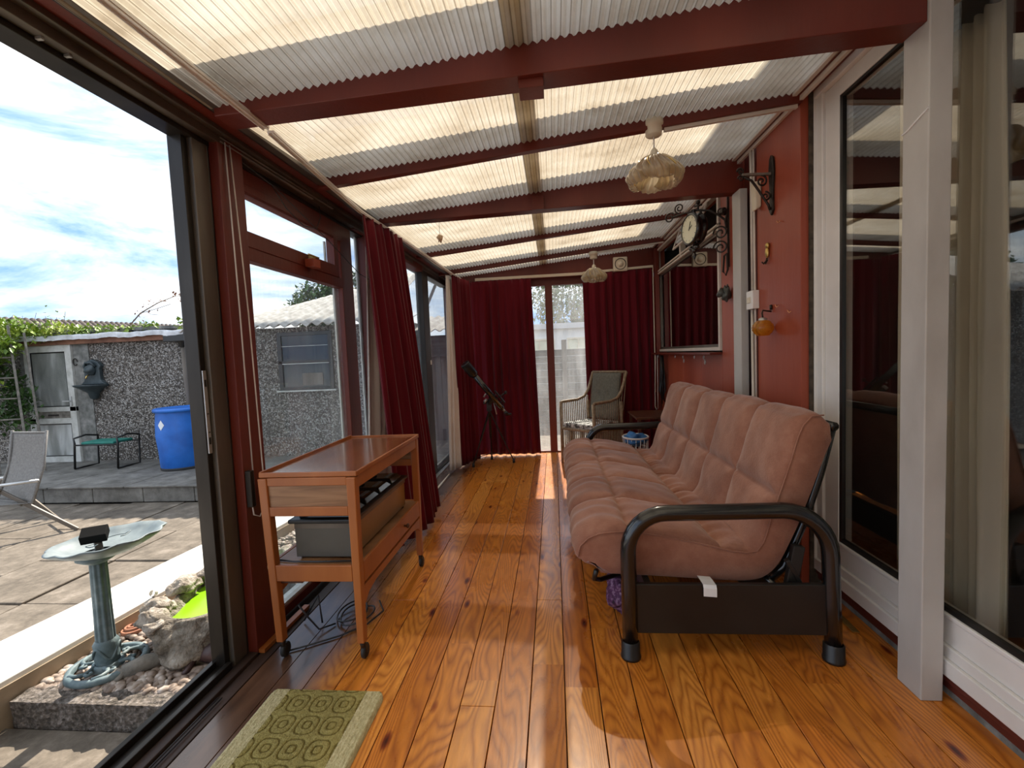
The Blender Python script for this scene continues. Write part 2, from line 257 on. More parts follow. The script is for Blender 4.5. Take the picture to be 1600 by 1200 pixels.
def frosted():
    m, t, out = newmat('frosted'); p = N(t, 'ShaderNodeBsdfPrincipled')
    f = noise_n(t, 2.2, (2.0, 1, .5), 3, .5, .3)
    t.links.new(ramp(t, f, [(.3, (.14, .15, .135)), (.5, (.24, .25, .23)), (.7, (.55, .56, .54))]), p.inputs['Base Color'])
    p.inputs['Roughness'].default_value = .22; t.links.new(bump_n(t, noise_n(t, 90, (1, 1, 1), 2), .4), p.inputs['Normal']); t.links.new(p.outputs[0], out.inputs[0]); MAT['frosted'] = m
frosted()
m_, t_, o_ = newmat('green_water'); p_ = N(t_, 'ShaderNodeBsdfPrincipled'); t_.links.new(ramp(t_, noise_n(t_, 2, (1, 1, 1), 2), [(.3, (.18, .42, .004)), (.7, (.26, .56, .01))]), p_.inputs['Base Color']); p_.inputs['Roughness'].default_value = .25; t_.links.new(p_.outputs[0], o_.inputs[0]); MAT['green_water'] = m_

# ------------------------------------------------------------------ geometry helpers
ROOT = {}
def tag(o, label=None, cat=None, group=None, kind=None):
    if label: o['label'] = label
    if cat: o['category'] = cat
    if group: o['group'] = group
    if kind: o['kind'] = kind
    return o
def thing(name, label, cat, loc=(0, 0, 0), group=None, kind=None):
    o = bpy.data.objects.new(name, None); o.empty_display_size = .05; COL.objects.link(o); o.location = loc
    ROOT[o] = Vector(loc); return tag(o, label, cat, group, kind)
class MB:
    def __init__(s): s.b = bmesh.new()
    def box(s, x0, x1, y0, y1, z0, z1, T=None):
        s.k = getattr(s, 'k', 0)+1; e_ = .00013*(s.k % 4); x0 += e_; x1 -= e_; y0 += e_; y1 -= e_; z0 += e_; z1 -= e_
        vs = [s.b.verts.new((x, y, z)) for x in (x0, x1) for y in (y0, y1) for z in (z0, z1)]
        for q in ((0, 1, 3, 2), (4, 6, 7, 5), (0, 4, 5, 1), (2, 3, 7, 6), (0, 2, 6, 4), (1, 5, 7, 3)): s.b.faces.new([vs[i] for i in q])
        if T is not None:
            for v in vs: v.co = T @ v.co
        return s
    def hexa(s, pts):
        vs = [s.b.verts.new(p) for p in pts]
        for q in ((0, 1, 3, 2), (4, 6, 7, 5), (0, 4, 5, 1), (2, 3, 7, 6), (0, 2, 6, 4), (1, 5, 7, 3)): s.b.faces.new([vs[i] for i in q])
        return s
    def bar(s, a, b, w, h=None, up=(0, 0, 1)):
        a, b = Vector(a), Vector(b); d = (b-a); l = d.length; d.normalize(); u = Vector(up)
        if abs(d.dot(u)) > .98: u = Vector((0, 1, 0))
        r = d.cross(u).normalized(); u = r.cross(d); T = Matrix((r, d, u)).transposed().to_4x4(); T.translation = a
        h = h or w; return s.box(-w/2, w/2, 0, l, -h/2, h/2, T)
    def tube(s, pts, r, n=8, closed=False):
        P = [Vector(p) for p in pts]; k = len(P); rs = r if isinstance(r, (list, tuple)) else [r]*k; rings = []; u = None
        for i in range(k):
            if closed: d = P[(i+1) % k]-P[i-1]
            else: d = P[min(i+1, k-1)]-P[max(i-1, 0)]
            if d.length < 1e-9: d = Vector((0, 0, 1))
            d.normalize()
            if u is None:
                u = Vector((0, 0, 1)) if abs(d.z) < .9 else Vector((1, 0, 0))
            u = (u-d*u.dot(d)); u.normalize(); v = d.cross(u)
            rings.append([s.b.verts.new(P[i]+(u*math.cos(2*math.pi*j/n)+v*math.sin(2*math.pi*j/n))*rs[i]) for j in range(n)])
        for i in range(k if closed else k-1):
            A, B = rings[i], rings[(i+1) % k]
            for j in range(n): s.b.faces.new((A[j], A[(j+1) % n], B[(j+1) % n], B[j]))
        if not closed: s.b.faces.new(rings[0][::-1]); s.b.faces.new(rings[-1])
        return s
    def lathe(s, prof, c=(0, 0, 0), n=24, T=None, a0=0, a1=2*math.pi, fn=None):
        full = abs(a1-a0-2*math.pi) < 1e-6; cols = n if full else n+1; rings = []
        for (r, z) in prof:
            row = []
            for j in range(cols):
                a = a0+(a1-a0)*j/n; rr = r*(fn(a) if fn else 1); p = Vector((rr*math.cos(a), rr*math.sin(a), z))
                if T is not None: p = T @ p
                row.append(s.b.verts.new(p+Vector(c)))
            rings.append(row)
        for A, B in zip(rings, rings[1:]):
            for j in range(n): s.b.faces.new((A[j], A[(j+1) % cols], B[(j+1) % cols], B[j]))
        return s
    def grid(s, nu, nv, f, closeu=False):
        g = [[s.b.verts.new(f(i/nu, j/nv)) for j in range(nv+1)] for i in range(nu+(0 if closeu else 1))]
        k = len(g)
        for i in range(nu):
            for j in range(nv): s.b.faces.new((g[i][j], g[(i+1) % k][j], g[(i+1) % k][j+1], g[i][j+1]))
        return s
    def ext(s, poly, vec):
        v = Vector(vec); A = [s.b.verts.new(p) for p in poly]; B = [s.b.verts.new(Vector(p)+v) for p in poly]; n = len(A)
        s.b.faces.new(A); s.b.faces.new(B[::-1])
        for i in range(n): s.b.faces.new((A[i], B[i], B[(i+1) % n], A[(i+1) % n]))
        return s
    def ball(s, c, r, n=12, m=8, jit=0, seed=0, T=None):
        r = (r, r, r) if isinstance(r, (int, float)) else r; c = Vector(c)
        def f(u, v):
            a, b = 2*math.pi*u, math.pi*(v-.5); d = Vector((math.cos(a)*math.cos(b), math.sin(a)*math.cos(b), math.sin(b)))
            k = 1+jit*noise.noise(d*1.7+Vector((seed, seed*.7, 3)))
            p = Vector((d.x*r[0]*k, d.y*r[1]*k, d.z*r[2]*k))
            return c+(T @ p if T is not None else p)
        return s.grid(n, m, f, True)
    def build(s, name, mat, parent=None, smooth=False, bevel=0, warp=None, recalc=True, solid=0, sub=0):
        if warp:
            for v in s.b.verts: v.co = warp(v.co)
        bmesh.ops.remove_doubles(s.b, verts=s.b.verts, dist=1e-5)
        if recalc: bmesh.ops.recalc_face_normals(s.b, faces=s.b.faces)
        if parent is not None:
            q = parent
            while q.parent is not None: q = q.parent
            off = ROOT.get(q, Vector((0, 0, 0)))
            for v in s.b.verts: v.co -= off
        me = bpy.data.meshes.new(name); s.b.to_mesh(me); s.b.free(); me.materials.append(M(mat) if isinstance(mat, str) else mat)
        o = bpy.data.objects.new(name, me); COL.objects.link(o)
        if parent is not None: o.parent = parent
        if smooth:
            for f in me.polygons: f.use_smooth = True
        if solid: md = o.modifiers.new('solid', 'SOLIDIFY'); md.thickness = solid; md.offset = 0
        if bevel:
            md = o.modifiers.new('bevel', 'BEVEL'); md.width = bevel; md.segments = 2; md.limit_method = 'ANGLE'; md.angle_limit = R(40)
        if sub: md = o.modifiers.new('sub', 'SUBSURF'); md.levels = sub; md.render_levels = sub
        return o
def struct(name, mb, mat, label=None, **k):
    o = mb.build(name, mat, **k); o['kind'] = 'structure'
    if label: o['label'] = label
    return o
def lw(v):           # the glazed long side runs slightly off square
    return Vector((v.x+(.0175*max(0, v.y-1.9)), v.y, v.z))
def zr(x, y=3): return 2.525+.093*x-.035*max(0, min(1, (2.65-y)/.9))
def copytree(o, loc):
    r = o.copy(); COL.objects.link(r); r.location = loc; ROOT[r] = Vector(loc)
    for ch in o.children:
        c = ch.copy(); COL.objects.link(c); c.parent = r
        for g in ch.children: d = g.copy(); COL.objects.link(d); d.parent = c
    return r
def spiral(c, r0, turns, a0, ax, ay, n=22, r1=.004, sgn=1):
    """points of a scroll from the outside in; ax, ay are the plane's axes"""
    c, ax, ay = Vector(c), Vector(ax), Vector(ay); out = []
    for i in range(n+1):
        t = i/n; a = a0+sgn*turns*2*math.pi*t; r = r0*(1-t)+r1*t; out.append(c+ax*r*math.cos(a)+ay*r*math.sin(a))
    return out
def curtain(name, top, bot, folds, amp, mat, parent=None, nz=26, seed=0, pleat=.5, hem=.0, per=14, solid=.006):
    """top/bot: polylines of (x,y,z); cloth hangs between them in folds"""
    def pl(P, t):
        P = [Vector(p) for p in P]; L_ = [0]
        for a, b in zip(P, P[1:]): L_.append(L_[-1]+(b-a).length)
        d = t*L_[-1]
        for i in range(len(P)-1):
            if d <= L_[i+1]+1e-9: return P[i].lerp(P[i+1], (d-L_[i])/max(1e-9, L_[i+1]-L_[i])), (P[i+1]-P[i]).normalized()
        return P[-1], (P[-1]-P[-2]).normalized()
    rng = random.Random(seed); ph = [rng.uniform(0, 6.28) for _ in range(6)]
    def f(u, v):
        a, da = pl(top, u); b, db = pl(bot, u); p = a.lerp(b, v); d = da.lerp(db, v); nrm = Vector((d.y, -d.x, 0)).normalized()
        w = u*folds*2*math.pi
        k = math.sin(w+1.1*math.sin(u*7+ph[0])+.5*math.sin(v*2.4+ph[1]))*(.75+.35*math.sin(u*13+ph[5]))+.16*math.sin(2.3*w+ph[2]+v*1.5)*(1-.6*v)
        am = amp*(pleat+(1-pleat)*min(1, v*2.2))
        p = p+nrm*k*am+Vector((0, 0, 1))*(.004*math.sin(w*1.9+ph[3]) if v < .02 else 0)
        p.z += (hem*math.sin(w*.5+ph[4]) if v > .97 else 0); return p
    return MB().grid(int(folds*per), nz, f).build(name, mat, parent, smooth=True, solid=solid, recalc=False)
# ================================================================== SETTING
rf = random.Random(3); fl = MB()
joints = {-3: 1.681, -7: 2.449, -1: 2.459, 3: 4.6, -5: 4.9, 5: 3.6, 8: 4.1, -8: 4.2, 1: 5.2, 2: .7}
for k in range(-10, 11):
    x0 = -.003+BW*k; x1 = min(x0+BW, 1.44); z = rf.uniform(-.0012, 0)
    ys = [-3.2]+([joints[k]] if k in joints else [rf.uniform(-.6, .9)])+[6.28]
    for a, b in zip(ys, ys[1:]): fl.box(x0+.0016, x1-.0016, a+.001, b-.001, -.022, z)
struct('floor', fl, 'floor_boards', 'varnished orange pine floorboards running the length of the lean-to', bevel=.0012)
struct('floor', MB().box(-1.54, 3.9, -3.2, 6.34, -.09, -.033), 'gap_dark', 'dark ground under the floorboards')
# ---- right side (house wall)
d1 = thing('door_1', 'white framed patio doors along the house wall, cream curtain behind the glass', None, (1.44, .6, 0), kind='structure')
fr = MB()
Y0 = -3.1
fr.box(1.405, 1.50, Y0, 2.70, .092, .155); fr.box(1.418, 1.50, Y0, 2.70, .155, .20)
fr.box(1.405, 1.50, 2.635, 2.70, .09, 2.70); fr.box(1.418, 1.50, 2.585, 2.64, .09, 2.70); fr.box(1.405, 1.50, Y0, 2.70, 2.62, 2.72)
fr.build('door_frame', 'pvc', d1, bevel=.004)
sa = MB(); sa.box(1.432, 1.50, Y0, 2.585, .20, .30); sa.box(1.426, 1.50, Y0, 2.585, .30, .318); sa.box(1.432, 1.50, 2.468, 2.585, .20, 2.62); sa.box(1.432, 1.50, Y0, 2.585, 2.545, 2.62)
sa.build('sash_frame', 'pvc', d1, bevel=.004)
gk = MB(); gk.box(1.436, 1.455, Y0, 2.468, .318, .338); gk.box(1.436, 1.455, 2.447, 2.468, .33, 2.545); gk.box(1.436, 1.455, Y0, 2.468, 2.53, 2.545)
gk.build('rubber_seal', 'black', d1)
MB().box(1.446, 1.450, Y0, 2.45, .335, 2.535).build('glass_pane', 'glass_dark', d1)
struct('baseboard_right', MB().box(1.425, 1.6, Y0, 2.8, .034, .062).box(1.415, 1.6, Y0, 2.8, .066, .091), 'red_dark', 'brown and red timber strips below the white door sill', bevel=.002)
struct('trim_1', MB().box(1.437, 1.6, Y0, 2.8, -.02, .033), 'concrete', 'rough grey concrete edge at the foot of the house wall')
struct('wall_right', MB().box(1.385, 1.6, 2.64, 2.72, -.02, 2.72), 'brick_dark', 'dark strip of bare brick beside the white door frame')
struct('wall_right', MB().box(1.345, 1.46, 2.652, 3.182, 0, 2.66), 'red_panel', 'red painted board holding the wall bracket and the yellow lantern', bevel=.003)
struct('wall_right', MB().box(1.385, 1.5, 3.18, 3.50, 0, 2.70), 'red_dark', 'dark red recess behind the cables')
fw = MB(); fw.box(1.36, 1.46, 3.465, 3.872, 0, 2.72); 
for a, b in ((3.875, 4.40), (4.403, 5.0), (5.003, 5.6), (5.603, 6.3)): fw.box(1.36, 1.46, a, b, 0, 1.29)
fw.box(1.36, 1.46, 3.872, 6.3, 2.60, 2.74); fw.box(1.36, 1.46, 6.13, 6.3, 1.29, 2.60)
struct('wall_right', fw, 'red_panel', 'red boarded wall around the far window', bevel=.002)
struct('wall_right', MB().box(1.46, 1.75, -3, 9, 2.70, 4.9), 'render_white', 'house wall rising above the lean-to roof')
w9 = thing('window_5', 'white framed window in the red house wall above the shelf', None, (1.36, 5, 1.3), kind='structure')
q = MB()
for a in ((3.885, 3.92, 1.315, 2.60), (6.085, 6.12, 1.315, 2.60), (3.885, 6.12, 1.315, 1.345), (3.885, 6.12, 2.285, 2.302), (3.885, 6.12, 2.318, 2.335), (3.885, 6.12, 2.575, 2.60), (4.98, 5.03, 2.30, 2.60)): q.box(1.345, 1.40, *a)
q.build('window_frame', 'white_trunk', w9, bevel=.003)
q = MB()
for a in ((3.92, 3.95, 1.345, 2.285), (6.05, 6.085, 1.345, 2.285), (3.92, 6.085, 1.345, 1.37), (3.92, 6.085, 2.26, 2.285)): q.box(1.372, 1.40, *a)
q.build('inner_frame', 'bronze_light', w9)
MB().box(1.388, 1.392, 3.94, 6.06, 1.36, 2.27).build('glass_pane', 'glass_dark', w9)
v = MB()   # top-hung vent standing open
T = Matrix.Translation((1.35, 0, 2.585)) @ Matrix.Rotation(R(20), 4, 'Y')
for a in ((4.15, 4.168, -.24, 0), (4.962, 4.98, -.24, 0), (4.15, 4.98, -.24, -.222), (4.15, 4.98, -.018, 0)): v.box(-.007, .007, *a, T=T)
v.build('vent_frame', 'white_trunk', w9)
MB().box(-.002, .002, 4.17, 4.96, -.23, -.02, T=T).build('vent_pane', 'glass_dark', w9)
sh = MB().box(1.262, 1.36, 3.875, 6.2, 1.283, 1.303)
struct('trim_2', sh, 'red_paint', 'narrow red ledge under the far window', bevel=.004)
# room behind the glass
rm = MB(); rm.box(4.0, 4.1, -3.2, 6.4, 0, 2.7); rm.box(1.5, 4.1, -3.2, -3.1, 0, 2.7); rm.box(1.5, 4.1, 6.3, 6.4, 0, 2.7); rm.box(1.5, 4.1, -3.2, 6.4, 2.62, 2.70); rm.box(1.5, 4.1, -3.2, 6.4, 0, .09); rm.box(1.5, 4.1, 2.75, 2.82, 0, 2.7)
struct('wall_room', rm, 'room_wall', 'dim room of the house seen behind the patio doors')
struct('trim_22', MB().box(1.02, 1.5, -3.2, 8, 4.3, 4.42).box(.96, 1.06, -3.2, 8, 4.3, 4.5), 'render_grey', 'eaves of the house high above the lean-to')
# ---- posts
p1 = MB().box(1.315, 1.392, 1.765, 1.885, 0, 2.62)
struct('trim_3', p1, 'pcol', 'scuffed pale grey square post beside the patio doors', bevel=.004)
struct('trim_3', MB().tube([(1.3135, 1.765, 2.137), (1.3125, 1.80, 2.125), (1.313, 1.86, 2.103), (1.3138, 1.885, 2.10)], .0035, 5), 'paper', 'torn tape on the pale post')
struct('trim_4', MB().box(1.30, 1.352, 3.34, 3.475, 0, 2.415), 'pcol', 'pale square post under the second big beam, beside the cables', bevel=.004)
# ---- roof beams
def beam(n, x0, x1, ya, yb, zb, zt, mat='red_paint', label=None):
    b = MB(); b.hexa([(x0, ya, zb(x0)), (x0, ya, zt(x0)), (x0, yb, zb(x0)), (x0, yb, zt(x0)), (x1, ya, zb(x1)), (x1, ya, zt(x1)), (x1, yb, zb(x1)), (x1, yb, zt(x1))])
    return struct(n, b, mat, label, bevel=.003)
TOP = .26
beam('trim_5', -1.30, 1.315, 1.775, 1.89, lambda x: 2.385+.034*x, lambda x: zr(x, 1.8)+TOP, label='nearest big dark red roof beam ending on the pale post')
struct('trim_5', MB().box(1.347, 1.405, -3.1, 2.70, 2.658, 2.70), 'red_paint', 'red strip closing the gap above the patio door frame')
beam('trim_6', -1.32, 1.345, 2.62, 2.668, lambda x: zr(x)-.045, lambda x: zr(x)+TOP, label='slim red rafter carrying the nearer lamp')
beam('trim_7', -1.34, 1.36, 3.44, 3.54, lambda x: 2.402+.018*x, lambda x: zr(x)+TOP, label='second big red roof beam, behind the nearer lamp')
beam('trim_8', -1.35, 1.36, 4.64, 4.685, lambda x: zr(x)-.035, lambda x: zr(x)+TOP, label='slim red rafter beyond the second big beam')
beam('trim_9', -1.36, 1.36, 5.60, 5.645, lambda x: zr(x)-.045, lambda x: zr(x)+TOP, label='slim red rafter carrying the farther lamp')
beam('trim_10', -1.42, 1.36, 6.15, 6.24, lambda x: 2.355+.01*x, lambda x: zr(x)+TOP, label='red beam over the end doors')
struct('trim_11', MB().box(-.095, .0, 1.80, 1.892, 2.352, 2.39), 'red_paint', 'small red block under the nearest beam', bevel=.002)
struct('trim_11', MB().box(-.115, -.03, 3.415, 3.44, 2.395, 2.49), 'red_paint', 'small red block on the second big beam', bevel=.002)
# ---- corrugated sheets, bay by bay
bays = [(-3.1, 1.776), (1.889, 2.621), (2.667, 3.441), (3.539, 4.641), (4.684, 5.601), (5.644, 6.151)]
PER = .034
for bi, (a, b) in enumerate(bays):
    s_ = MB(); nx = 320; ny = 10
    def f(u, v, a=a, b=b, bi=bi):
        x = -1.33+2.69*u; y = a+(b-a)*v; k = (x/PER) % 1; tri = abs(k*2-1)*2-1; tri = max(-.8, min(.8, tri*1.15))
        warp = .005*noise.noise(Vector((x*1.5, y*2+bi*7, 0)))
        return Vector((x, y, zr(x, y)+.0085*tri+warp+.006))
    s_.grid(nx, ny, f)
    struct('ceiling', s_, 'roof_sheet', 'cream translucent corrugated roof sheet, bay %s from the camera' % ['one', 'two', 'three', 'four', 'five', 'six'][bi], smooth=False, recalc=False)
br = MB()
for a, b in bays: br.hexa([(x, y, zr(x, y)+z) for x in (-.14, -.045) for y in (a+.003, b-.003) for z in (.022, .05)])
struct('ceiling', br, 'roof_sheet', 'batten over the joint of the roof sheets')
br = MB()
br.ext([(-1.32, -3.1, 2.372), (-1.32, 6.15, 2.40), (-1.28, 6.15, 2.40), (-1.28, -3.1, 2.372)], (0, 0, .02))
struct('trim_12', br, 'cream_plastic', 'pale edging strip where the roof meets the glazed side', warp=lambda v: Vector((v.x, v.y, v.z+(.0 if v.y > 2.6 else -.0))))
# ---- headers of the glazed side
def run(name, x0, x1, z0, z1, mat, label=None, y0=-3.1, y1=6.32, bevel=.002):
    return struct(name, MB().box(x0, x1, y0, y1, z0, z1), mat, label, warp=lw, bevel=bevel)
run('trim_13', -1.60, -1.515, 2.318, 2.47, 'bronze', 'dark outer head of the glazed side')
run('trim_13', -1.515, -1.475, 2.338, 2.47, 'bronze_light', 'brown metal head of the glazed side')
run('trim_14', -1.475, -1.445, 2.372, 2.47, 'bronze_light')
run('trim_14', -1.445, -1.375, 2.392, 2.47, 'red_paint', 'red painted wall plate above the glazed side')
run('trim_15', -1.375, -1.358, 2.378, 2.47, 'black')
run('trim_15', -1.358, -1.318, 2.372, 2.402, 'bronze_light', 'dark metal track along the roof edge')
struct('wall_left', MB().box(-1.75, -1.36, -3.1, 6.32, 2.475, 2.60), 'felt', 'gutter board outside the roof edge', warp=lw)
# blind head rail, ragged and white
q = MB()
for z, y1_ in ((2.362, 3.0), (2.344, 2.75)): q.box(-1.455, -1.432, 1.98, y1_, z, z+.006)
struct('trim_16', q, 'alu', 'bare blind rail over the first window', warp=lw)
# ---- glazed side: frames
def part_l(parent, name, mat, boxes, bevel=.003):
    q = MB()
    for bx in boxes: q.box(*bx)
    return q.build(name, mat, parent, warp=lw, bevel=bevel)
dd = thing('door_2', 'open dark bronze sliding door frame at the near end of the glazed side', None, (-1.52, .9, 0), kind='structure')
part_l(dd, 'bottom_track', 'bronze', [(-1.57, -1.545, -3.1, 1.85, -.03, .045), (-1.545, -1.50, -3.1, 1.85, -.03, .02), (-1.50, -1.475, -3.1, 1.85, -.03, .04)])
part_l(dd, 'door_jamb', 'bronze_light', [(-1.56, -1.478, 1.868, 1.955, 0, 2.34), ])
part_l(dd, 'jamb_edge', 'bronze', [(-1.565, -1.50, 1.838, 1.868, 0, 2.34), (-1.56, -1.476, 1.95, 1.962, 0, 2.34)])
lk = part_l(dd, 'lock_plate', 'alu', [(-1.500, -1.494, 1.842, 1.862, .98, 1.34)], .001)
part_l(lk, 'lock_slot', 'black', [(-1.494, -1.4925, 1.847, 1.857, a, b) for a, b in ((1.02, 1.05), (1.07, 1.075), (1.15, 1.155), (1.27, 1.30))], 0)
# inner threshold boards
struct('trim_17', MB().box(-1.475, -1.43, -3.1, 1.96, -.03, .012).box(-1.43, -1.37, -3.1, 6.25, -.03, -.004), 'threshold', 'worn dark threshold beside the floorboards', bevel=.003)
q = MB()
for i in range(3): q.tube([(-1.40-.018*i+.004*math.sin(y*3+i), -.6+.12*k_, .001+.004) for k_, y in enumerate([j*.12 for j in range(20)])], .003, 5)
tag(q.build('cable', 'cable', smooth=True), 'thin dark cables lying along the threshold beside the olive mat', 'cable')
struct('baseboard_left', MB().box(-1.435, -1.405, 1.97, 2.36, 0, .018), 'trolley_wood', 'short pale wooden strip at the foot of the red post', warp=lw)
struct('trim_18', MB().box(-1.565, -1.435, 1.963, 2.122, 0, 2.40), 'red_paint', 'wide red post beside the open sliding door', warp=lw, bevel=.004)
w1 = thing('window_1', 'big red framed window behind the trolley with a fanlight on top', None, (-1.52, 2.65, 0), kind='structure')
part_l(w1, 'window_frame', 'red_paint', [(-1.55, -1.492, 2.122, 3.36, 0, .05), (-1.55, -1.492, 3.185, 3.36, .05, 2.39), (-1.55, -1.492, 2.122, 3.20, 1.875, 1.945), (-1.55, -1.492, 2.122, 2.15, .05, 2.39), (-1.55, -1.492, 2.122, 3.2, 2.20, 2.39)])
fl_ = part_l(w1, 'fanlight_frame', 'red_paint', [(-1.545, -1.487, 2.135, 3.14, 1.94, 2.018), (-1.545, -1.487, 3.085, 3.14, 1.94, 2.25), (-1.545, -1.487, 2.135, 2.15, 1.94, 2.25), (-1.545, -1.487, 2.135, 3.14, 2.208, 2.25)])
part_l(fl_, 'catch_block', 'red_panel', [(-1.487, -1.43, 2.70, 2.78, 1.935, 1.985)])
part_l(fl_, 'catch', 'brass', [(-1.48, -1.44, 2.73, 2.74, 1.985, 2.005), (-1.455, -1.445, 2.68, 2.80, 2.0, 2.008)], 0)
part_l(w1, 'putty_edge', 'pvc_dirty', [(-1.56, -1.548, 3.165, 3.19, .05, 1.875), (-1.56, -1.50, 2.15, 3.19, .05, .066), (-1.56, -1.548, 3.075, 3.09, 2.018, 2.18)], 0)
part_l(w1, 'glass_pane', 'glass_dirty', [(-1.53, -1.526, 2.15, 3.185, .06, 1.88), ], 0)
part_l(w1, 'fanlight_pane', 'glass_clear', [(-1.52, -1.516, 2.16, 3.09, 2.01, 2.19)], 0)
w2 = thing('window_2', 'narrow window pane between the red posts', None, (-1.52, 3.45, 0), kind='structure')
part_l(w2, 'window_frame', 'red_paint', [(-1.55, -1.46, 3.36, 3.56, 0, .05), (-1.55, -1.46, 3.36, 3.56, 2.33, 2.39), (-1.55, -1.455, 3.56, 3.735, 0, 2.39)])
part_l(w2, 'putty_edge', 'pvc_dirty', [(-1.545, -1.535, 3.53, 3.56, .05, 2.33)], 0)
part_l(w2, 'glass_pane', 'glass_milky', [(-1.53, -1.526, 3.36, 3.56, .05, 2.34)], 0)
w3 = thing('window_3', 'window pane mostly hidden by the long red curtain', None, (-1.52, 4.4, 0), kind='structure')
part_l(w3, 'window_frame', 'red_paint', [(-1.55, -1.46, 3.735, 5.05, 0, .05), (-1.55, -1.46, 4.3, 4.42, 0, 2.39), (-1.55, -1.46, 3.735, 5.05, 2.31, 2.39)])
part_l(w3, 'glass_pane', 'glass_milky', [(-1.53, -1.526, 3.735, 5.08, .05, 2.33)], 0)
d3 = thing('door_3', 'far dark framed sliding glass door behind the telescope corner', None, (-1.5, 5.7, 0), kind='structure')
part_l(d3, 'door_frame', 'bronze', [(-1.55, -1.47, 5.05, 5.27, 0, 2.39), (-1.55, -1.47, 6.27, 6.36, 0, 2.39), (-1.55, -1.47, 5.2, 6.3, 0, .045), (-1.55, -1.47, 5.2, 6.3, 2.30, 2.39)])
part_l(d3, 'latch', 'pvc', [(-1.47, -1.462, 5.20, 5.235, 1.28, 1.33)], .001)
part_l(d3, 'glass_pane', 'glass_milky', [(-1.52, -1.516, 5.27, 6.27, .04, 2.31)], 0)
struct('trim_19', MB().box(-1.47, -1.40, 3.9, 6.2, -.02, .004).box(-1.395, -1.36, 3.9, 6.1, -.02, .012), 'alu', 'worn metal threshold strips by the far sliding door', bevel=.002)
struct('trim_19', MB().ext([(-1.262, 4.25, .0015), (-1.235, 4.25, .0015), (-1.252, 5.2, .0015), (-1.264, 5.2, .0015)], (0, 0, .002)), 'cream_plastic', 'pale strip on the boards before the corner curtain')
# ---- end wall
d4 = thing('door_4', 'red framed glass end doors between the two curtains', None, (0, 6.3, 0), kind='structure')
q = MB()
for a in ((-.085, .012, 0, 2.27), (-1.42, 1.34, 2.262, 2.36), (-1.42, 1.34, 0, .022), (-1.45, -1.2, 0, 2.3), (.98, 1.36, 0, 2.3)): q.box(a[0], a[1], 6.262, 6.34, a[2], a[3])
q.build('door_frame', 'red_paint', d4, bevel=.004)
MB().box(-1.2, -.085, 6.30, 6.304, .02, 2.265).box(.012, .98, 6.30, 6.304, .02, 2.265).build('glass_pane', 'glass_end', d4)
struct('wall_end', MB().box(-1.5, 1.4, 6.25, 6.36, 2.36, 2.78), 'red_paint', 'red boarding over the end doors')
struct('trim_20', MB().box(1.312, 1.362, 6.02, 6.12, 0, 2.62), 'red_paint', 'red corner post beside the far window', bevel=.004)
struct('wall_back', MB().box(-1.6, 4.1, -3.35, -3.2, 0, 2.75), 'render_white', 'pale wall behind the camera')
# ================================================================== OUTSIDE
struct('patio', MB().box(-40, 30, -8, 40, -.45, -.40), 'soil', 'ground under the garden')
q = MB(); rr_ = random.Random(5); xs = [-2.845-.64*i for i in range(12)]
for i in range(len(xs)-1):
    y = -3.0+rr_.uniform(0, .6)
    while y < 4.66:
        l_ = rr_.choice((.62, .92, .92)); y2 = min(y+l_, 4.68); dz = rr_.uniform(-.006, .004)
        if y2-y > .12: q.box(xs[i+1]+.008, xs[i]-.006, y+.006, y2-.006, -.2, -.12+dz)
        y = y+l_
struct('patio', q, 'slab', 'weathered concrete paving slabs of the patio', bevel=.006)
struct('patio', MB().box(-10, -2.84, -3, 4.69, -.3, -.137).box(-2.84, -1.6, 3.6, 6.2, -.4, -.11).box(-2.84, -1.58, -3, 1.74, -.4, -.215), 'slab', 'mossy bedding and lower paving beside the open door')
struct('patio', MB().box(-12, 30, 6.36, 40, -.4, -.11), 'slab', 'pale concrete yard beyond the end doors')
q = MB()
for i in range(11): q.box(-9.6+.62*i, -9.6+.62*i+.612, 4.69, 4.80, -.12, .045)
struct('patio', q, 'slab_grey', 'grey block riser of the low step before the shed', bevel=.006)
q = MB()
for i in range(7): q.box(-9.6+.95*i, -9.6+.95*i+.94, 4.67, 5.28, .045, .065)
for i in range(7): q.box(-9.6+.95*i+.3, -9.6+.95*i+1.24, 5.29, 6.3, .02, .045)
struct('patio', q, 'slab_grey', 'raised grey paving in front of the shed', bevel=.006)
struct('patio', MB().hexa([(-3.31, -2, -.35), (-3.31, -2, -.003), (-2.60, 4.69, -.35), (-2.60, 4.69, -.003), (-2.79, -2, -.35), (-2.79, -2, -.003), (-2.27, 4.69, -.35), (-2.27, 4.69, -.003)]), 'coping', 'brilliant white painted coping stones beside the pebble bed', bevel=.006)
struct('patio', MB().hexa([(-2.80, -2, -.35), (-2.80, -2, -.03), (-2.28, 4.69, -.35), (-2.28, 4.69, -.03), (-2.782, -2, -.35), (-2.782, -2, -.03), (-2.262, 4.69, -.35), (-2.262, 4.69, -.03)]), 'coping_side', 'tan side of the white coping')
def kf(u, v):
    x = -2.475+.89*u; y = 1.752+.10*min(1, max(0, (v-.3)/.5))
    z = -.225+.125*min(1, v/.3) if v < .3 else (-.10 if v < .8 else -.10-.04*(v-.8)/.2)
    n_ = noise.noise(Vector((x*14, y*14, z*14)))*.012+noise.noise(Vector((x*45, y*45, z*45)))*.006
    return Vector((x, y-n_, z+n_))
struct('patio', MB().grid(70, 30, kf), 'aggregate', 'rough pebbly concrete kerb at the end of the pebble bed')
struct('patio', MB().box(-2.40, -1.58, 1.78, 4.6, -.35, -.118), 'soil', 'earth under the pebbles')
q = MB(); rp_ = random.Random(11)
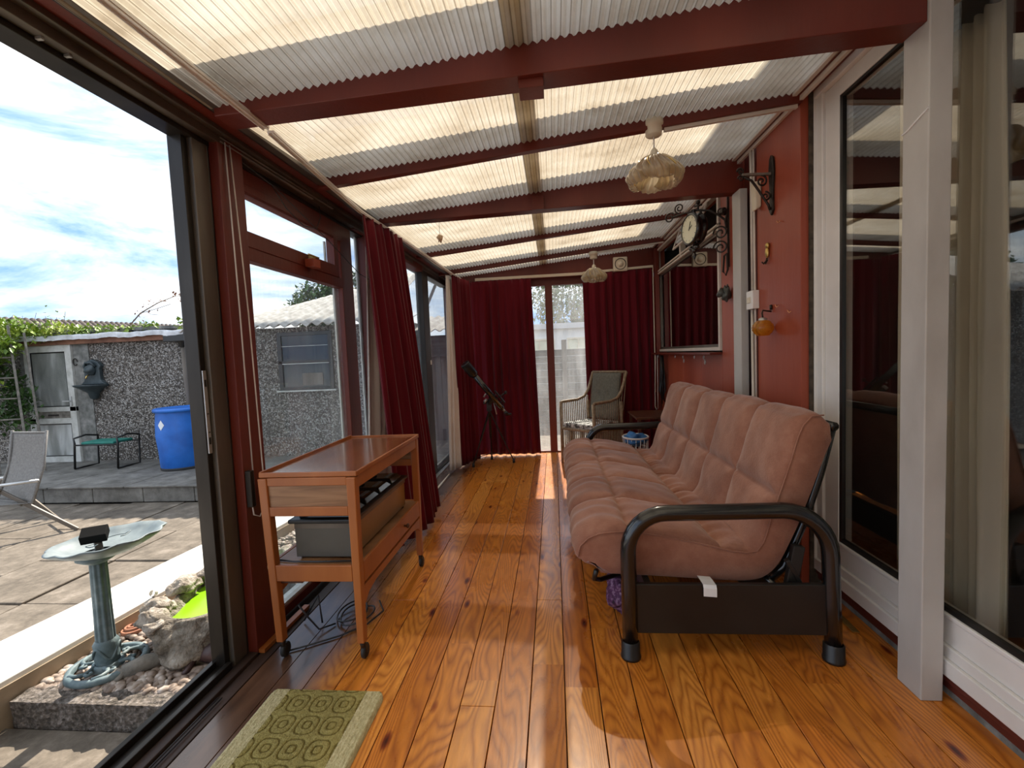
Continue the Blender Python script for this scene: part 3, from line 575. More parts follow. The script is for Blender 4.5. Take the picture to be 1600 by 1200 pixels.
for i in range(2600):
    y = 1.845+2.0*rp_.random()**1.5; x = rp_.uniform(-2.47+.078*(y-1.845), -1.60); r = rp_.uniform(.011, .022)
    T = Matrix.Rotation(rp_.uniform(0, 6.3), 4, 'Z') @ Matrix.Rotation(rp_.uniform(-.5, .5), 4, 'X')
    q.ball((x, y, -.112+rp_.uniform(0, .012)), (r*1.35, r, r*.7), 7, 5, T=T)
tag(q.build('pebbles', 'pebble', smooth=True), 'brown and cream pebbles filling the bed around the birdbath', 'pebbles', kind='stuff')
# ---- birdbath
BB = Vector((-2.235, 1.985, -.098)); bb = thing('birdbath', 'grey green scalloped birdbath on a fluted pedestal in the pebble bed', 'birdbath', BB)
q = MB(); q.lathe([(.150, 0), (.163, .012), (.158, .03), (.14, .034), (.135, .03), (.13, .012)], BB, 40)
q.lathe([(.062, .0), (.062, .034), (.05, .036)], BB, 24)
for k in range(6):
    a = k*math.pi/3
    def P_(r, t, z=.03): return BB+Vector((r*math.cos(a+t), r*math.sin(a+t), z))
    q.tube([P_(.055, 0), P_(.075, .25), P_(.10, .30), P_(.125, .1), P_(.14, -.15)], .010, 6)
    q.tube([P_(.10, .30), P_(.105, .52), P_(.09, .60), P_(.082, .48)], .008, 6)
q.build('base', 'verdigris', bb, smooth=True)
flu = lambda a: 1+.07*math.cos(10*a)
q = MB(); q.lathe([(.046, .03), (.050, .06), (.047, .09), (.052, .13), (.040, .15)], BB, 40)
q.tube([BB+Vector((.050*math.cos(a), .050*math.sin(a), .09+.03*math.sin(3*a))) for a in [i*.2 for i in range(32)]], .007, 5, closed=True)
q.lathe([(.038, .14), (.035, .34), (.033, .53)], BB, 60, fn=flu); q.lathe([(.033, .53), (.06, .545), (.082, .56), (.082, .575), (.06, .585)], BB, 40)
q.build('pedestal', 'verdigris', bb, smooth=True)
BC = Vector((-2.215, 2.03, .515)); TB = Matrix.Rotation(R(-4), 4, 'Y')
scal = lambda a: 1
def bowl(prof):
    q = MB()
    rings = []
    for (r, z) in prof:
        k = max(0, (r-.16)/.06); row = []
        for j in range(72):
            a = 2*math.pi*j/72; rr = r*(1+.07*k*abs(math.sin(a*5.5+.3))-.02*k)
            row.append(q.b.verts.new(BC+TB @ Vector((rr*math.cos(a), rr*math.sin(a), z+.003*k*math.cos(11*a)))))
        rings.append(row)
    for A, B in zip(rings, rings[1:]):
        for j in range(72): q.b.faces.new((A[j], A[(j+1) % 72], B[(j+1) % 72], B[j]))
    return q
bowl([(.02, -.055), (.10, -.048), (.17, -.018), (.213, .012), (.224, .024), (.215, .026), (.19, .010), (.15, -.012), (.08, -.034), (.0005, -.037)]).build('bowl', 'verdigris_pale', bb, smooth=True)
pn = thing('solar_fountain', 'black solar fountain head with a cable standing in the birdbath bowl', 'fountain', BC)
q = MB(); T = Matrix.Translation(BC+Vector((-.03, -.04, .055))) @ Matrix.Rotation(R(35), 4, 'Z') @ Matrix.Rotation(R(28), 4, 'X')
q.box(-.05, .05, -.035, .035, -.025, .022, T=T); q.build('panel', 'matte_black', pn, bevel=.003)
q = MB(); q.bar(BC+Vector((-.03, -.03, .04)), BC+Vector((.0, -.05, -.018)), .03, .02); q.box(-.02, .075, -.075, -.045, -.02, -.014, T=Matrix.Translation(BC)); q.build('foot', 'black', pn, bevel=.002)
q = MB(); q.tube([BC+Vector((.03+.085*math.cos(a)-.03, -.0+.085*math.sin(a), -.012+.045*max(0, math.cos(a))+.02*abs(math.sin(a)))) for a in [i*.25-.2 for i in range(22)]], .0025, 5); q.build('wire', 'verdigris_pale', pn, smooth=True)
q = MB()
for r_, z_ in ((.058, 0), (.043, .012), (.028, .016)): q.lathe([(r_, z_), (r_, z_+.014), (r_-.008, z_+.018), (r_-.01, z_+.008)], (-2.40, 2.29, -.10), 28)
tag(q.build('saucer', 'terracotta', smooth=True), 'small terracotta ringed dish on the pebbles behind the birdbath', 'dish')
# ---- rock pond
rp = thing('rock_pond', 'rough stone pond basin with bright green water beside the birdbath', 'pond', (-1.93, 2.45, -.11))
def rf_(u, v):
    a = 2*math.pi*u; prof = [(1.0, 0), (1.10, .25), (1.06, .55), (1.0, .85), (.93, 1.0), (.84, .97), (.80, .7), (.78, .55)]
    k = v*(len(prof)-1); i = min(int(k), len(prof)-2); t = k-i; r = prof[i][0]*(1-t)+prof[i+1][0]*t; z = prof[i][1]*(1-t)+prof[i+1][1]*t
    p = Vector((-1.90+.235*r*math.cos(a), 2.45+.46*r*math.sin(a), -.12+.235*z)); n_ = noise.noise(p*6)*.055+noise.noise(p*17)*.026+noise.noise(p*40)*.010
    return p+Vector((math.cos(a)*n_, math.sin(a)*n_, n_*.5*z))
MB().grid(120, 34, rf_, True).build('basin', 'rock', rp, smooth=True, recalc=False)
q = MB(); q.lathe([(.0005, 0), (1, 0)], (0, 0, 0), 40, T=Matrix.Translation((-1.90, 2.45, .065)) @ Matrix.Diagonal((.205, .42, 1, 1))); q.build('water', 'green_water', rp)
q = MB(); sr = random.Random(2)
for (x, y, z, a, b, c) in ((-2.12, 2.17, .11, .085, .06, .04), (-2.06, 2.07, .10, .07, .05, .045), (-2.13, 2.36, .13, .07, .10, .045), (-2.10, 2.60, .13, .06, .14, .04), (-2.00, 2.02, .09, .05, .045, .03), (-2.09, 2.80, .12, .07, .10, .04)):
    q.ball((x, y, z), (a, b, c), 22, 14, jit=.5, seed=x*9)
q.build('rim_stone', 'rock_top', rp, smooth=True)
q = MB(); q.lathe([(.016, -.012), (.022, 0), (.016, .012)], (-2.17, 2.20, .165), 14, T=Matrix.Rotation(R(70), 4, 'X')); tag(q.build('seashell', 'pvc', smooth=True), 'tiny white shell on the rim of the stone pond', 'shell')
q = MB(); q.tube([(-2.10, 1.93, -.085), (-2.04, 1.985, -.075), (-1.97, 2.04, -.07), (-1.90, 2.085, -.065)], [.035, .042, .028, .010], 10); q.ball((-2.115, 1.925, -.09), (.05, .035, .028), 12, 8, jit=.6)
tag(q.build('driftwood', 'log_grey', smooth=True), 'pale weathered log lying on the pebbles before the stone pond', 'log')
q = MB(); q.tube([(-1.66, 2.10, -.065), (-1.74, 2.06, -.06), (-1.80, 2.035, -.05)], [.05, .052, .035], 12); q.ball((-1.825, 2.03, -.03), (.045, .04, .038), 14, 10); q.tube([(-1.85, 2.02, -.04), (-1.89, 2.01, -.065), (-1.915, 2.0, -.08)], [.026, .018, .01], 8)
q.tube([(-1.80, 2.0, -.06), (-1.80, 1.96, -.09), (-1.81, 1.945, -.10)], [.022, .014, .012], 8); q.tube([(-1.80, 2.055, 0), (-1.78, 2.06, -.02), (-1.76, 2.05, -.05)], [.012, .016, .008], 8)
tag(q.build('animal_figurine', 'brown_figure', smooth=True), 'dark brown animal ornament lying on the pebbles by the door frame', 'figurine')
# ---- shed
SH = thing('shed', 'long pebble-dashed garden shed with white door across the patio', 'shed', (-5, 6.2, .03))
q = MB(); q.box(-7.03, -2.45, 6.2, 6.35, .0, 1.87); q.box(-8.6, -7.83, 6.2, 6.35, 0, 1.87); q.box(-2.6, -2.45, 6.2, 9, 0, 2.0); q.box(-8.6, -2.45, 9, 9.1, 0, 2.0)
q.build('wall', 'pebbledash', SH)
MB().box(-7.03, -6.78, 6.185, 6.2, 0, 1.87).box(-7.9, -7.80, 6.185, 6.2, 0, 1.87).build('plain_post', 'concrete', SH)
q = MB()
for a in ((-7.80, -7.70, .04, 1.78), (-7.13, -7.03, .04, 1.78), (-7.80, -7.03, 1.68, 1.78), (-7.80, -7.03, .04, .13), (-7.80, -7.03, .62, .70), (-7.80, -7.03, .80, .87)): q.box(a[0], a[1], 6.15, 6.2, a[2], a[3])
dr = q.build('door', 'pvc_dirty', SH, bevel=.004)
MB().box(-7.70, -7.13, 6.165, 6.175, .87, 1.68).box(-7.70, -7.13, 6.165, 6.175, .13, .62).build('door_glass', 'frosted', dr)
q = MB()
for z0, z1 in ((.87, 1.68), (.13, .62)):
    for a in ((-7.70, -7.685, z0, z1), (-7.145, -7.13, z0, z1), (-7.70, -7.13, z0, z0+.015), (-7.70, -7.13, z1-.015, z1)): q.box(a[0], a[1], 6.158, 6.166, a[2], a[3])
q.build('door_seal', 'black', dr)
MB().box(-7.70, -7.13, 6.16, 6.17, .70, .80).build('door_panel', 'log_grey', dr)
MB().box(-7.50, -7.33, 6.152, 6.16, .735, .76).build('letter_slot', 'iron', dr)
MB().box(-7.105, -7.075, 6.135, 6.149, .88, 1.02).box(-7.20, -7.085, 6.115, 6.134, .945, .96).build('door_handle', 'alu', dr)
def roofl(u, v):
    x = -8.7+3.55*u; n_ = noise.noise(Vector((x*3.1, 1, 0)))*.03+noise.noise(Vector((x*11, 5, 0)))*.012
    if v < .25: return Vector((x, 6.05+n_, 1.84+n_+.07*(v/.25)))
    return Vector((x, 6.05+n_+3.2*(v-.25)/.75, 1.91+n_+.10*(v-.25)/.75))
MB().grid(90, 12, roofl).build('felt_roof', 'felt_white', SH, smooth=True)
q = MB(); q.box(-8.4, -6.6, 6.25, 6.5, 1.95, 2.0); q.box(-6.3, -5.4, 6.2, 6.45, 1.94, 1.985); q.build('roof_board', 'felt', SH, bevel=.004)
MB().box(-7.9, -5.2, 6.12, 6.2, 1.78, 1.86).build('fascia', 'rust_leaf', SH)
def roofr(u, v):
    x = -5.2+2.85*u; zb = 2.25+(x+5.96)*.205; k = (x/.155) % 1; c = .022*math.cos(2*math.pi*k)
    return Vector((x, 6.03+2.5*v, 1.885+(zb-1.885)*v+c))
MB().grid(150, 8, roofr).build('corrugated_roof', 'asbestos', SH, smooth=True, solid=.012, recalc=False)
q = MB()
for a in ((-3.86, -3.80, .99, 1.80), (-3.12, -3.06, .99, 1.80), (-3.86, -3.06, .99, 1.03), (-3.86, -3.06, 1.75, 1.80), (-3.86, -3.06, 1.36, 1.40)): q.box(a[0], a[1], 6.17, 6.2, a[2], a[3])
wn_ = q.build('window_frame', 'black', SH, bevel=.003)
MB().box(-3.80, -3.12, 6.188, 6.195, 1.03, 1.75).build('window_pane', 'dark_glass', wn_)
MB().box(-3.9, -3.03, 6.15, 6.2, .965, .985).box(-3.8, -3.12, 6.168, 6.175, 1.352, 1.362).box(-3.80, -3.12, 6.168, 6.175, 1.60, 1.607).build('window_sill', 'pvc_dirty', wn_)
MB().box(-3.52, -3.22, 6.18, 6.187, 1.05, 1.22).build('notice', 'old_wood', wn_)
dp = thing('downpipe', 'rusty white downpipe with black gutter hopper above the blue barrel', 'pipe', (-5.22, 6.14, .8))
MB().tube([(-5.24, 6.14, 1.70), (-5.24, 6.14, 1.2), (-5.2, 6.12, .8)], .035, 12).build('pipe', 'old_wood', dp, smooth=True)
MB().box(-5.45, -5.02, 6.03, 6.16, 1.74, 1.83).lathe([(.03, 0), (.06, .08)], (-5.24, 6.12, 1.66), 12).build('hopper', 'black', dp, bevel=.01)
# ---- wall fountain
wf = thing('wall_fountain', 'dark green ornamental wall fountain with half-round bowl beside the shed door', 'fountain', (-6.72, 6.18, 1.2))
q = MB(); pf = [(-.20, 0), (-.13, .06), (-.12, .22), (-.15, .27), (-.10, .33), (0, .37), (.10, .33), (.15, .27), (.12, .22), (.13, .06), (.20, 0)]
q.ext([(-6.70+a, 6.19, 1.18+b) for a, b in pf], (0, -.06, 0)); q.build('back_plate', 'verdigris_dark', wf, bevel=.012)
q = MB(); q.ball((-6.70, 6.11, 1.40), (.07, .05, .08), 14, 10, jit=.4); q.tube([(-6.78, 6.12, 1.44), (-6.74, 6.09, 1.50), (-6.66, 6.09, 1.50), (-6.62, 6.12, 1.44)], .018, 6); q.build('mask', 'verdigris_dark', wf, smooth=True)
q = MB(); q.lathe([(.02, -.22), (.06, -.20), (.08, -.12), (.16, -.06), (.23, -.02), (.24, 0), (.22, 0), (.15, -.05), (.0005, -.07)], (-6.72, 6.17, 1.18), 30, a0=math.pi, a1=2*math.pi); q.build('bowl', 'verdigris_dark', wf, smooth=True)
MB().tube([(-6.70, 6.08, 1.32), (-6.70, 6.05, 1.30), (-6.70, 6.04, 1.27)], .01, 8).build('spout', 'brass', wf, smooth=True)
tag(MB().tube([(-6.99+.035*math.cos(a), 6.17, 1.52+.05*math.sin(a)) for a in [i*.4 for i in range(15)]], .006, 6).build('wall_ring', 'iron', smooth=True), 'rusty ring fixed beside the top of the shed door', 'ring')
# ---- barrel
bl = thing('water_barrel', 'tall blue plastic barrel with a white sticker by the shed', 'barrel', (-4.97, 5.68, .045))
bc = (-4.97, 5.68, .045)
MB().lathe([(.0005, 0), (.25, 0), (.262, .02), (.272, .25), (.29, .45), (.282, .62), (.27, .74), (.275, .76)], bc, 40).build('body', 'blue_plastic', bl, smooth=True)
MB().lathe([(.275, .755), (.298, .76), (.302, .79), (.285, .805), (.27, .80), (.25, .79), (.0005, .79)], bc, 40).build('lid', 'blue_plastic', bl, smooth=True)
MB().lathe([(.264, .0), (.268, .03), (.262, .035)], bc, 40).build('bottom_band', 'black_rubber', bl, smooth=True)
q = MB()
def stk(u, v):
    a = R(-98)+(u-v)*.17; z = .60+.065*(u+v-1); r = .2905-abs(z-.45)*.06+.004; return Vector((bc[0]+r*math.cos(a), bc[1]+r*math.sin(a), bc[2]+z))
q.grid(6, 6, stk).build('sticker', 'paper', bl, solid=.001)
MB().lathe([(.0005, 0), (.22, 0), (.24, .5), (.22, .72), (.0005, .74)], (-4.50, 5.88, .045), 24, fn=lambda a: 1+.04*math.sin(7*a)).build('water_bin', 'slab_grey', smooth=True)
tag(bpy.data.objects['water_bin'], 'greyish covered bin half hidden right of the blue barrel', 'bin')
# ---- kneeler stool
st = thing('garden_kneeler', 'folding garden kneeler with black tube frame and green pad by the shed door', 'stool', (-6.17, 5.8, .045))
for i, x in enumerate((-6.50, -5.86)):
    q = MB(); z0 = .06
    q.tube([(x-.03, 5.62, z0), (x, 5.62, .40), (x-.02, 5.63, .47), (x, 5.78, .50), (x+.02, 5.93, .47), (x, 5.94, .40), (x-.03, 5.95, z0), (x-.03, 5.80, z0), (x-.03, 5.62, z0)], .013, 8); q.build('side_frame', 'black', st, smooth=True)
MB().tube([(-6.50, 5.62, .38), (-5.86, 5.62, .38)], .011, 8).tube([(-6.50, 5.94, .38), (-5.86, 5.94, .38)], .011, 8).build('rail', 'black', st, smooth=True)
MB().box(-6.42, -5.94, 5.63, 5.93, .385, .42).build('pad', 'green_cushion', st, bevel=.012)
# ---- ladder
ld = thing('ladder', 'old aluminium ladder leaning among leaves at the left of the shed', 'ladder', (-7.3, 5.6, .045))
ra, rb, la, lb = Vector((-7.08, 5.52, .045)), Vector((-7.44, 5.72, 2.05)), Vector((-7.40, 5.42, .045)), Vector((-7.76, 5.62, 2.05))
for a, b in ((ra, rb), (la, lb), (ra+Vector((.07, .13, 0)), rb+Vector((.07, .13, -.1)))): MB().bar(a, b, .022, .045).build('rail', 'log_grey', ld, bevel=.003)
for k in range(7):
    t = .08+k*.14; MB().tube([ra.lerp(rb, t), la.lerp(lb, t)], .011, 8).build('rung', 'log_grey', ld, smooth=True)
# ---- foliage helpers
def leaves(name, mat, pts, size, seed=0, stem=None):
    r = random.Random(seed); q = MB()
    for p in pts:
        s_ = size*r.uniform(.6, 1.4); T = Matrix.Rotation(r.uniform(0, 6.3), 3, 'Z') @ Matrix.Rotation(r.uniform(-1.2, 1.2), 3, 'X')
        vs = [q.b.verts.new(Vector(p)+T @ Vector(c)*s_) for c in ((0, 0, 0), (.3, .45, .08), (0, 1, -.05), (-.3, .45, .08))]; q.b.faces.new(vs)
    return q.build(name, mat, stem, recalc=False)
def blob(c, r, n, seed):
    g = random.Random(seed); o = []
    for _ in range(n):
        d = Vector((g.gauss(0, 1), g.gauss(0, 1), g.gauss(0, 1))); d.normalize(); k = .55+.5*g.random(); k *= 1+.3*noise.noise(d*2.2+Vector((seed, 0, 0))); o.append(Vector(c)+Vector((d.x*r[0], d.y*r[1], d.z*r[2]))*k)
    return o
vn = thing('climbing_vine', 'sunlit yellow-green climber sprawling over the left end of the shed roof', 'vine', (-7.8, 6.1, 1.9))
P_ = []
for c, r, n_ in (((-8.1, 6.05, 1.98), (.70, .3, .20), 1300), ((-7.35, 6.2, 1.96), (.55, .22, .12), 600), ((-6.75, 6.22, 1.96), (.35, .15, .09), 200), ((-6.25, 6.25, 1.965), (.25, .12, .04), 90), ((-5.85, 6.25, 1.99), (.16, .1, .06), 50), ((-5.25, 6.2, 1.97), (.10, .1, .12), 60), ((-8.1, 5.75, 1.60), (.33, .3, .35), 900), ((-7.75, 5.75, 1.72), (.30, .25, .16), 420), ((-7.45, 5.62, 1.78), (.16, .12, .13), 160), ((-7.6, 5.5, 1.3), (.2, .12, .2), 120), ((-7.55, 5.4, .85), (.16, .12, .12), 70)): P_ += blob(c, r, n_, n_)
leaves('foliage', 'leaf', P_, .075, 1, vn)
leaves('dark_foliage', 'leaf_dark', blob((-8.0, 5.9, 1.1), (.38, .25, .6), 900, 8)+blob((-7.6, 5.9, .9), (.25, .15, .5), 250, 9), .08, 2, vn)
g_ = random.Random(4)
for k in range(9):
    q = MB(); x = -8.4+k*.16+g_.random()*.1; q.tube([(x, 6.1, 2.0), (x+.05, 6.1, 2.1+g_.random()*.05), (x+.06+g_.random()*.12, 6.1, 2.14+g_.random()*.12)], .003, 4)
    q.build('shoot', 'bark', vn); vshoot = globals().setdefault('vshoot_pts', []); vshoot += [Vector((x+.08+g_.gauss(0, .05), 6.1, 2.12+g_.gauss(0, .06))) for _ in range(7)]
leaves('foliage', 'leaf', vshoot_pts, .05, 77, vn)
bn = thing('bare_branch', 'thin arching branch with sparse leaves against the sky above the shed', 'branch', (-6.3, 6.5, 2.0))
pth = [Vector((-6.50, 6.5, 1.95)), Vector((-6.2, 6.5, 2.22)), Vector((-5.9, 6.5, 2.36)), Vector((-5.6, 6.5, 2.45)), Vector((-5.42, 6.5, 2.44))]
q = MB().tube(pth, [.012, .009, .007, .005, .003], 5); q.tube([pth[1], Vector((-5.95, 6.5, 2.27)), Vector((-5.7, 6.5, 2.33))], .004, 4); q.tube([(-6.05, 6.5, 2.2), (-5.9, 6.5, 2.18)], .003, 4); q.build('twig', 'bark', bn)
P_ = []
for a, b in zip(pth, pth[1:]):
    for _ in range(16): P_.append(a.lerp(b, g_.random())+Vector((g_.gauss(0, .04), g_.gauss(0, .04), g_.gauss(0, .04))))
tag(leaves('leaf', 'rust_leaf', P_+blob((-5.45, 6.5, 2.44), (.09, .06, .06), 60, 3), .05, 5, bn), kind='stuff')
bs = thing('bush', 'green bush rising behind the corrugated shed roof', 'bush', (-4.7, 9.3, 0))
leaves('foliage', 'leaf_dark', blob((-4.85, 9.3, 2.5), (.6, .5, .5), 2200, 21)+blob((-4.2, 9.4, 2.85), (.5, .5, .35), 1200, 22), .10, 6, bs)
MB().tube([(-4.6, 9.3, -.1), (-4.6, 9.3, 1.4), (-4.7, 9.3, 2.4)], .05, 8).build('trunk', 'bark', bs, smooth=True)
# ---- house with tiled roof
ho = thing('neighbour_house', 'distant house with a brown tiled roof behind the shed', 'house', (-16, 15, 0))
A_, B_ = Vector((-15.5, 10.0, 2.93)), Vector((-11.9, 22, 2.93)); dn = Vector((1.7, -.5, -1.0))
def hr(u, v):
    p = A_.lerp(B_, u)+dn*v; k = (u*90) % 1; return p+Vector((0, 0, .035*abs(math.sin(math.pi*k))+.04*(1-(v*12) % 1)))
MB().grid(540, 48, hr).build('roof', 'tiles', ho, recalc=False)
MB().ext([A_+dn+Vector((-.3, 0, 0)), B_+dn+Vector((-.3, 0, 0)), B_+dn+Vector((-.3, 0, -2.4)), A_+dn+Vector((-.3, 0, -2.4))], (-.2, 0, 0)).build('wall', 'brick', ho)
MB().box(-13.05, -12.85, 18.3, 18.5, 2.7, 3.22).build('chimney', 'brick', ho)
MB().tube([(-13.3, 17, 2.9), (-13.3, 17, 3.25)], .02, 6).tube([(-13.55, 16.9, 3.14), (-13.05, 17.1, 3.22)], .012, 5).tube([(-13.5, 16.9, 3.06), (-13.5, 16.9, 3.22)], .01, 5).tube([(-13.2, 17, 3.12), (-13.2, 17, 3.28)], .01, 5).build('aerial', 'iron', ho)
# ---- garden chair
gc = thing('garden_chair', 'grey reclining garden chair with pale tube arms on the patio', 'chair', (-5.0, 4.0, -.12))
TL, TR, BL_, BR_ = Vector((-5.17, 3.92, .815)), Vector((-4.76, 3.88, .81)), Vector((-5.22, 3.78, .20)), Vector((-4.81, 3.74, .18))
def gb(u, v): p = TL.lerp(TR, u).lerp(BL_.lerp(BR_, u), v); return p+Vector((0, .03*math.sin(math.pi*v), 0))
MB().grid(10, 16, gb).build('back_fabric', 'mesh_fabric', gc, smooth=True, solid=.004)
q = MB(); q.tube([TL+Vector((0, 0, .02)), TL.lerp(BL_, .5)+Vector((0, .03, 0)), BL_], .012, 8); q.tube([TR+Vector((0, 0, .02)), TR.lerp(BR_, .5)+Vector((0, .03, 0)), BR_], .012, 8); q.tube([TL, TR], .010, 8); q.tube([BL_, BR_], .010, 8); q.build('back_frame', 'mesh_fabric', gc, smooth=True)
def sb_(u, v): return (BL_.lerp(BR_, u))*(1-v)+(Vector((-5.75, 3.5, .26)).lerp(Vector((-5.35, 3.3, .26)), u))*v
MB().grid(8, 8, sb_).build('seat_fabric', 'mesh_fabric', gc, smooth=True, solid=.004)
MB().tube([(-5.75, 3.45, .33), (-5.2, 3.6, .36), (-4.70, 3.72, .395)], .014, 8).build('armrest', 'alu', gc, smooth=True)
MB().tube([(-5.9, 3.95, .33), (-5.5, 4.0, .35), (-5.25, 4.02, .37)], .014, 8).build('armrest', 'alu', gc, smooth=True)
for a, b in (((-5.02, 3.66, .34), (-5.45, 3.3, -.115)), ((-5.06, 3.66, .34), (-4.52, 3.86, -.115)), ((-5.4, 3.98, .34), (-5.9, 3.7, -.115)), ((-5.4, 4.0, .34), (-5.02, 4.12, -.115))):
    MB().bar(a, b, .02, .035).build('leg', 'bronze_light', gc, bevel=.004)
MB().tube([(-5.02, 4.08, -.06), (-4.60, 3.84, -.06)], .010, 6).tube([(-4.9, 3.72, .17), (-5.2, 3.9, .17)], .010, 6).build('stretcher', 'bronze_light', gc, smooth=True)
# ---- beyond the end doors
fe = thing('garden_fence', 'dark boarded fence beyond the end doors with a grey post', 'fence', (1, 9.6, 0))
q = MB()
for k in range(11): q.box(-1.55, 3.5, 9.6-.02*(k % 2), 9.63, -.11+k*.14, -.11+k*.14+.135)
q.build('board_panel', 'fence_wood', fe, bevel=.004)
for x, h in ((.22, 1.62), (2.2, 1.5)): MB().box(x-.05, x+.05, 9.48, 9.58, -.11, h).build('post', 'old_wood', fe, bevel=.005)
nb = thing('neighbour_extension', 'pale flat-roofed building with a cream window beyond the fence', 'building', (.8, 14, 0))
MB().box(-3.0, 4.5, 14, 17, -.1, 2.08).build('wall', 'render_white', nb); MB().box(-3.1, 4.6, 13.85, 17, 2.08, 2.24).build('fascia', 'render_grey', nb)
for x in (-.75, .42):
    q = MB()
    for a in ((x, x+.05, 1.36, 1.80), (x+.75, x+.8, 1.36, 1.80), (x, x+.8, 1.36, 1.41), (x, x+.8, 1.75, 1.80), (x+.32, x+.36, 1.36, 1.80)): q.box(a[0], a[1], 13.95, 14, a[2], a[3])
    w_ = q.build('window_frame', 'cream_plastic', nb); MB().box(x+.05, x+.75, 13.98, 13.99, 1.41, 1.75).build('window_pane', 'face_cream', w_)
tr_ = thing('tree', 'dense leafy tree rising behind the pale building', 'tree', (1, 19, 0))
leaves('crown', 'leaf_dark', blob((.9, 19, 3.4), (1.7, 1.2, 1.5), 5200, 31)+blob((2.3, 19, 3.0), (1.3, 1.2, 1.2), 2500, 32), .16, 8, tr_)
MB().tube([(.9, 19, -.1), (.9, 19, 3)], .15, 8).build('trunk', 'bark', tr_)
# ---- beyond the far sliding door
ws = thing('wooden_shed', 'grey weathered timber outbuilding seen through the far sliding door', 'shed', (-2.1, 8.1, -.1))
q = MB()
for k in range(9): q.box(-2.40+k*.105, -2.40+k*.105+.10, 8.0-.012*(k % 2), 8.05, -.11, 1.38)
q.build('board_wall', 'old_wood', ws); MB().box(-2.43, -1.44, 7.96, 8.06, 1.38, 1.75).build('upper_board', 'fence_wood', ws)
MB().grid(60, 4, lambda u, v: Vector((-2.5+1.15*u, 7.85+1.6*v, 1.83+.38*v+.02*math.cos(u*45)))).build('roof', 'asbestos', ws, solid=.012, recalc=False)
MB().bar((-2.28, 7.9, 2.0), (-1.98, 7.9, 2.62), .04).build('pole', 'old_wood', ws)
MB().box(-1.99, -1.93, 7.92, 7.96, -.1, .1).box(-1.99, -1.93, 7.92, 7.96, .0, .1).build('bracket', 'iron', ws)
q = MB().box(-2.16, -1.98, 7.15, 7.4, -.11, .42); tag(q.build('storage_box', 'render_grey', bevel=.01), 'pale grey box standing outside the far sliding door', 'box')
tag(MB().tube([(-1.75, 6.6, 2.10), (-2.3, 7.2, 1.97), (-2.8, 7.6, 1.98), (-4.2, 8.6, 2.25)], .005, 5).build('washing_line', 'render_grey', smooth=True), 'slack line strung across outside the far sliding door', 'line')
# ================================================================== FURNITURE
# ---- sofa bed
sf = thing('sofa_bed', 'long brown suede sofa bed with tufted mattress and black tube arms', 'sofa', (.6, 3.1, 0))
TOPP = [(.150, .375), (.098, .39), (.072, .44), (.095, .505), (.17, .545), (.30, .553), (.45, .530), (.60, .50), (.74, .465), (.835, .435), (.875, .49), (.905, .60), (.945, .72), (.985, .84), (1.015, .95), (1.045, 1.02), (1.085, 1.052), (1.13, 1.045), (1.168, 1.0)]
BOTP = [(1.165, .93), (1.10, .74), (1.03, .55), (.955, .39), (.89, .318), (.80, .308), (.55, .322), (.30, .338), (.18, .350)]
def resample(P, n):
    P = [Vector((a, b)) for a, b in P]; L_ = [0]
    for a, b in zip(P, P[1:]): L_.append(L_[-1]+(b-a).length)
    out = []
    for i in range(n):
        d = L_[-1]*i/(n-1); j = max(k for k in range(len(L_)-1) if L_[k] <= d+1e-9); t = (d-L_[j])/(L_[j+1]-L_[j]); out.append(P[j].lerp(P[j+1], t))
    for _ in range(3): out = [out[0]]+[(out[i-1]+out[i]*2+out[i+1])/4 for i in range(1, n-1)]+[out[-1]]
    return out
NT, NB, NY = 130, 50, 320
tp, bp = resample(TOPP, NT), resample(BOTP, NB); SY0, SY1 = 2.055, 4.235
# seams across the profile: fractions of the top path
sq = [0.04, .235, .475, .715, .93]
def puffp(t, edges, pw):
    for a, b in zip(edges, edges[1:]):
        if a <= t <= b: w = (t-a)/(b-a)*2-1; return max(0, 1-abs(w)**pw)**.42, b-a
    return 0, 1
ye = [0, .205, .405, .6, .80, 1.0]
q = MB(); rings = []
for j in range(NY+1):
    v = j/NY; y = SY0+(SY1-SY0)*v; edge = min(v, 1-v)*(SY1-SY0); rd = min(1, edge/.035); shr = .90+.10*math.sqrt(max(0, 1-(1-rd)**2)); row = []
    wob = .010*noise.noise(Vector((y*1.7, 3, 0)))
    py, _ = puffp(v, ye, 3.2)
    for i, p in enumerate(tp):
        t = i/(NT-1); a = tp[max(0, i-1)]; b = tp[min(NT-1, i+1)]; d = (b-a).normalized(); n_ = Vector((-d.y, d.x))
        pt, _ = puffp(t, sq, 3.2)
        px_ = min(py, pt) if t > .04 and t < .93 else py*.6
        amp = .052*px_-.022+(.0045*noise.noise(Vector((y*9, t*14, 2)))+.006*noise.noise(Vector((y*4, t*30, 5)))*(1-px_))
        if t < .5: amp += .0045*math.sin(y*46+t*26+2*noise.noise(Vector((y*5, t*8, 0))))*math.exp(-((t-.12)/.16)**2)
        cr_ = math.exp(-((t-.475)/.035)**2); amp -= .02*cr_; amp += .006*cr_*math.sin(y*60+6*noise.noise(Vector((y*6, 1, 1))))
        row.append(p+n_*(amp+wob))
    for i, p in enumerate(bp): row.append(p+Vector((0, .004*math.sin(y*20))))
    # pull the ends in towards the middle of the thickness
    k = len(row); fin = []
    for i in range(k):
        if i < NT: o = bp[int((1-i/(NT-1))*(NB-1))]
        else: o = tp[int((1-(i-NT)/(NB-1))*(NT-1))]
        mid = (row[i]+Vector(o))/2; fin.append(mid+(row[i]-mid)*shr)
    rings.append([q.b.verts.new((p.x, y, p.y)) for p in fin])
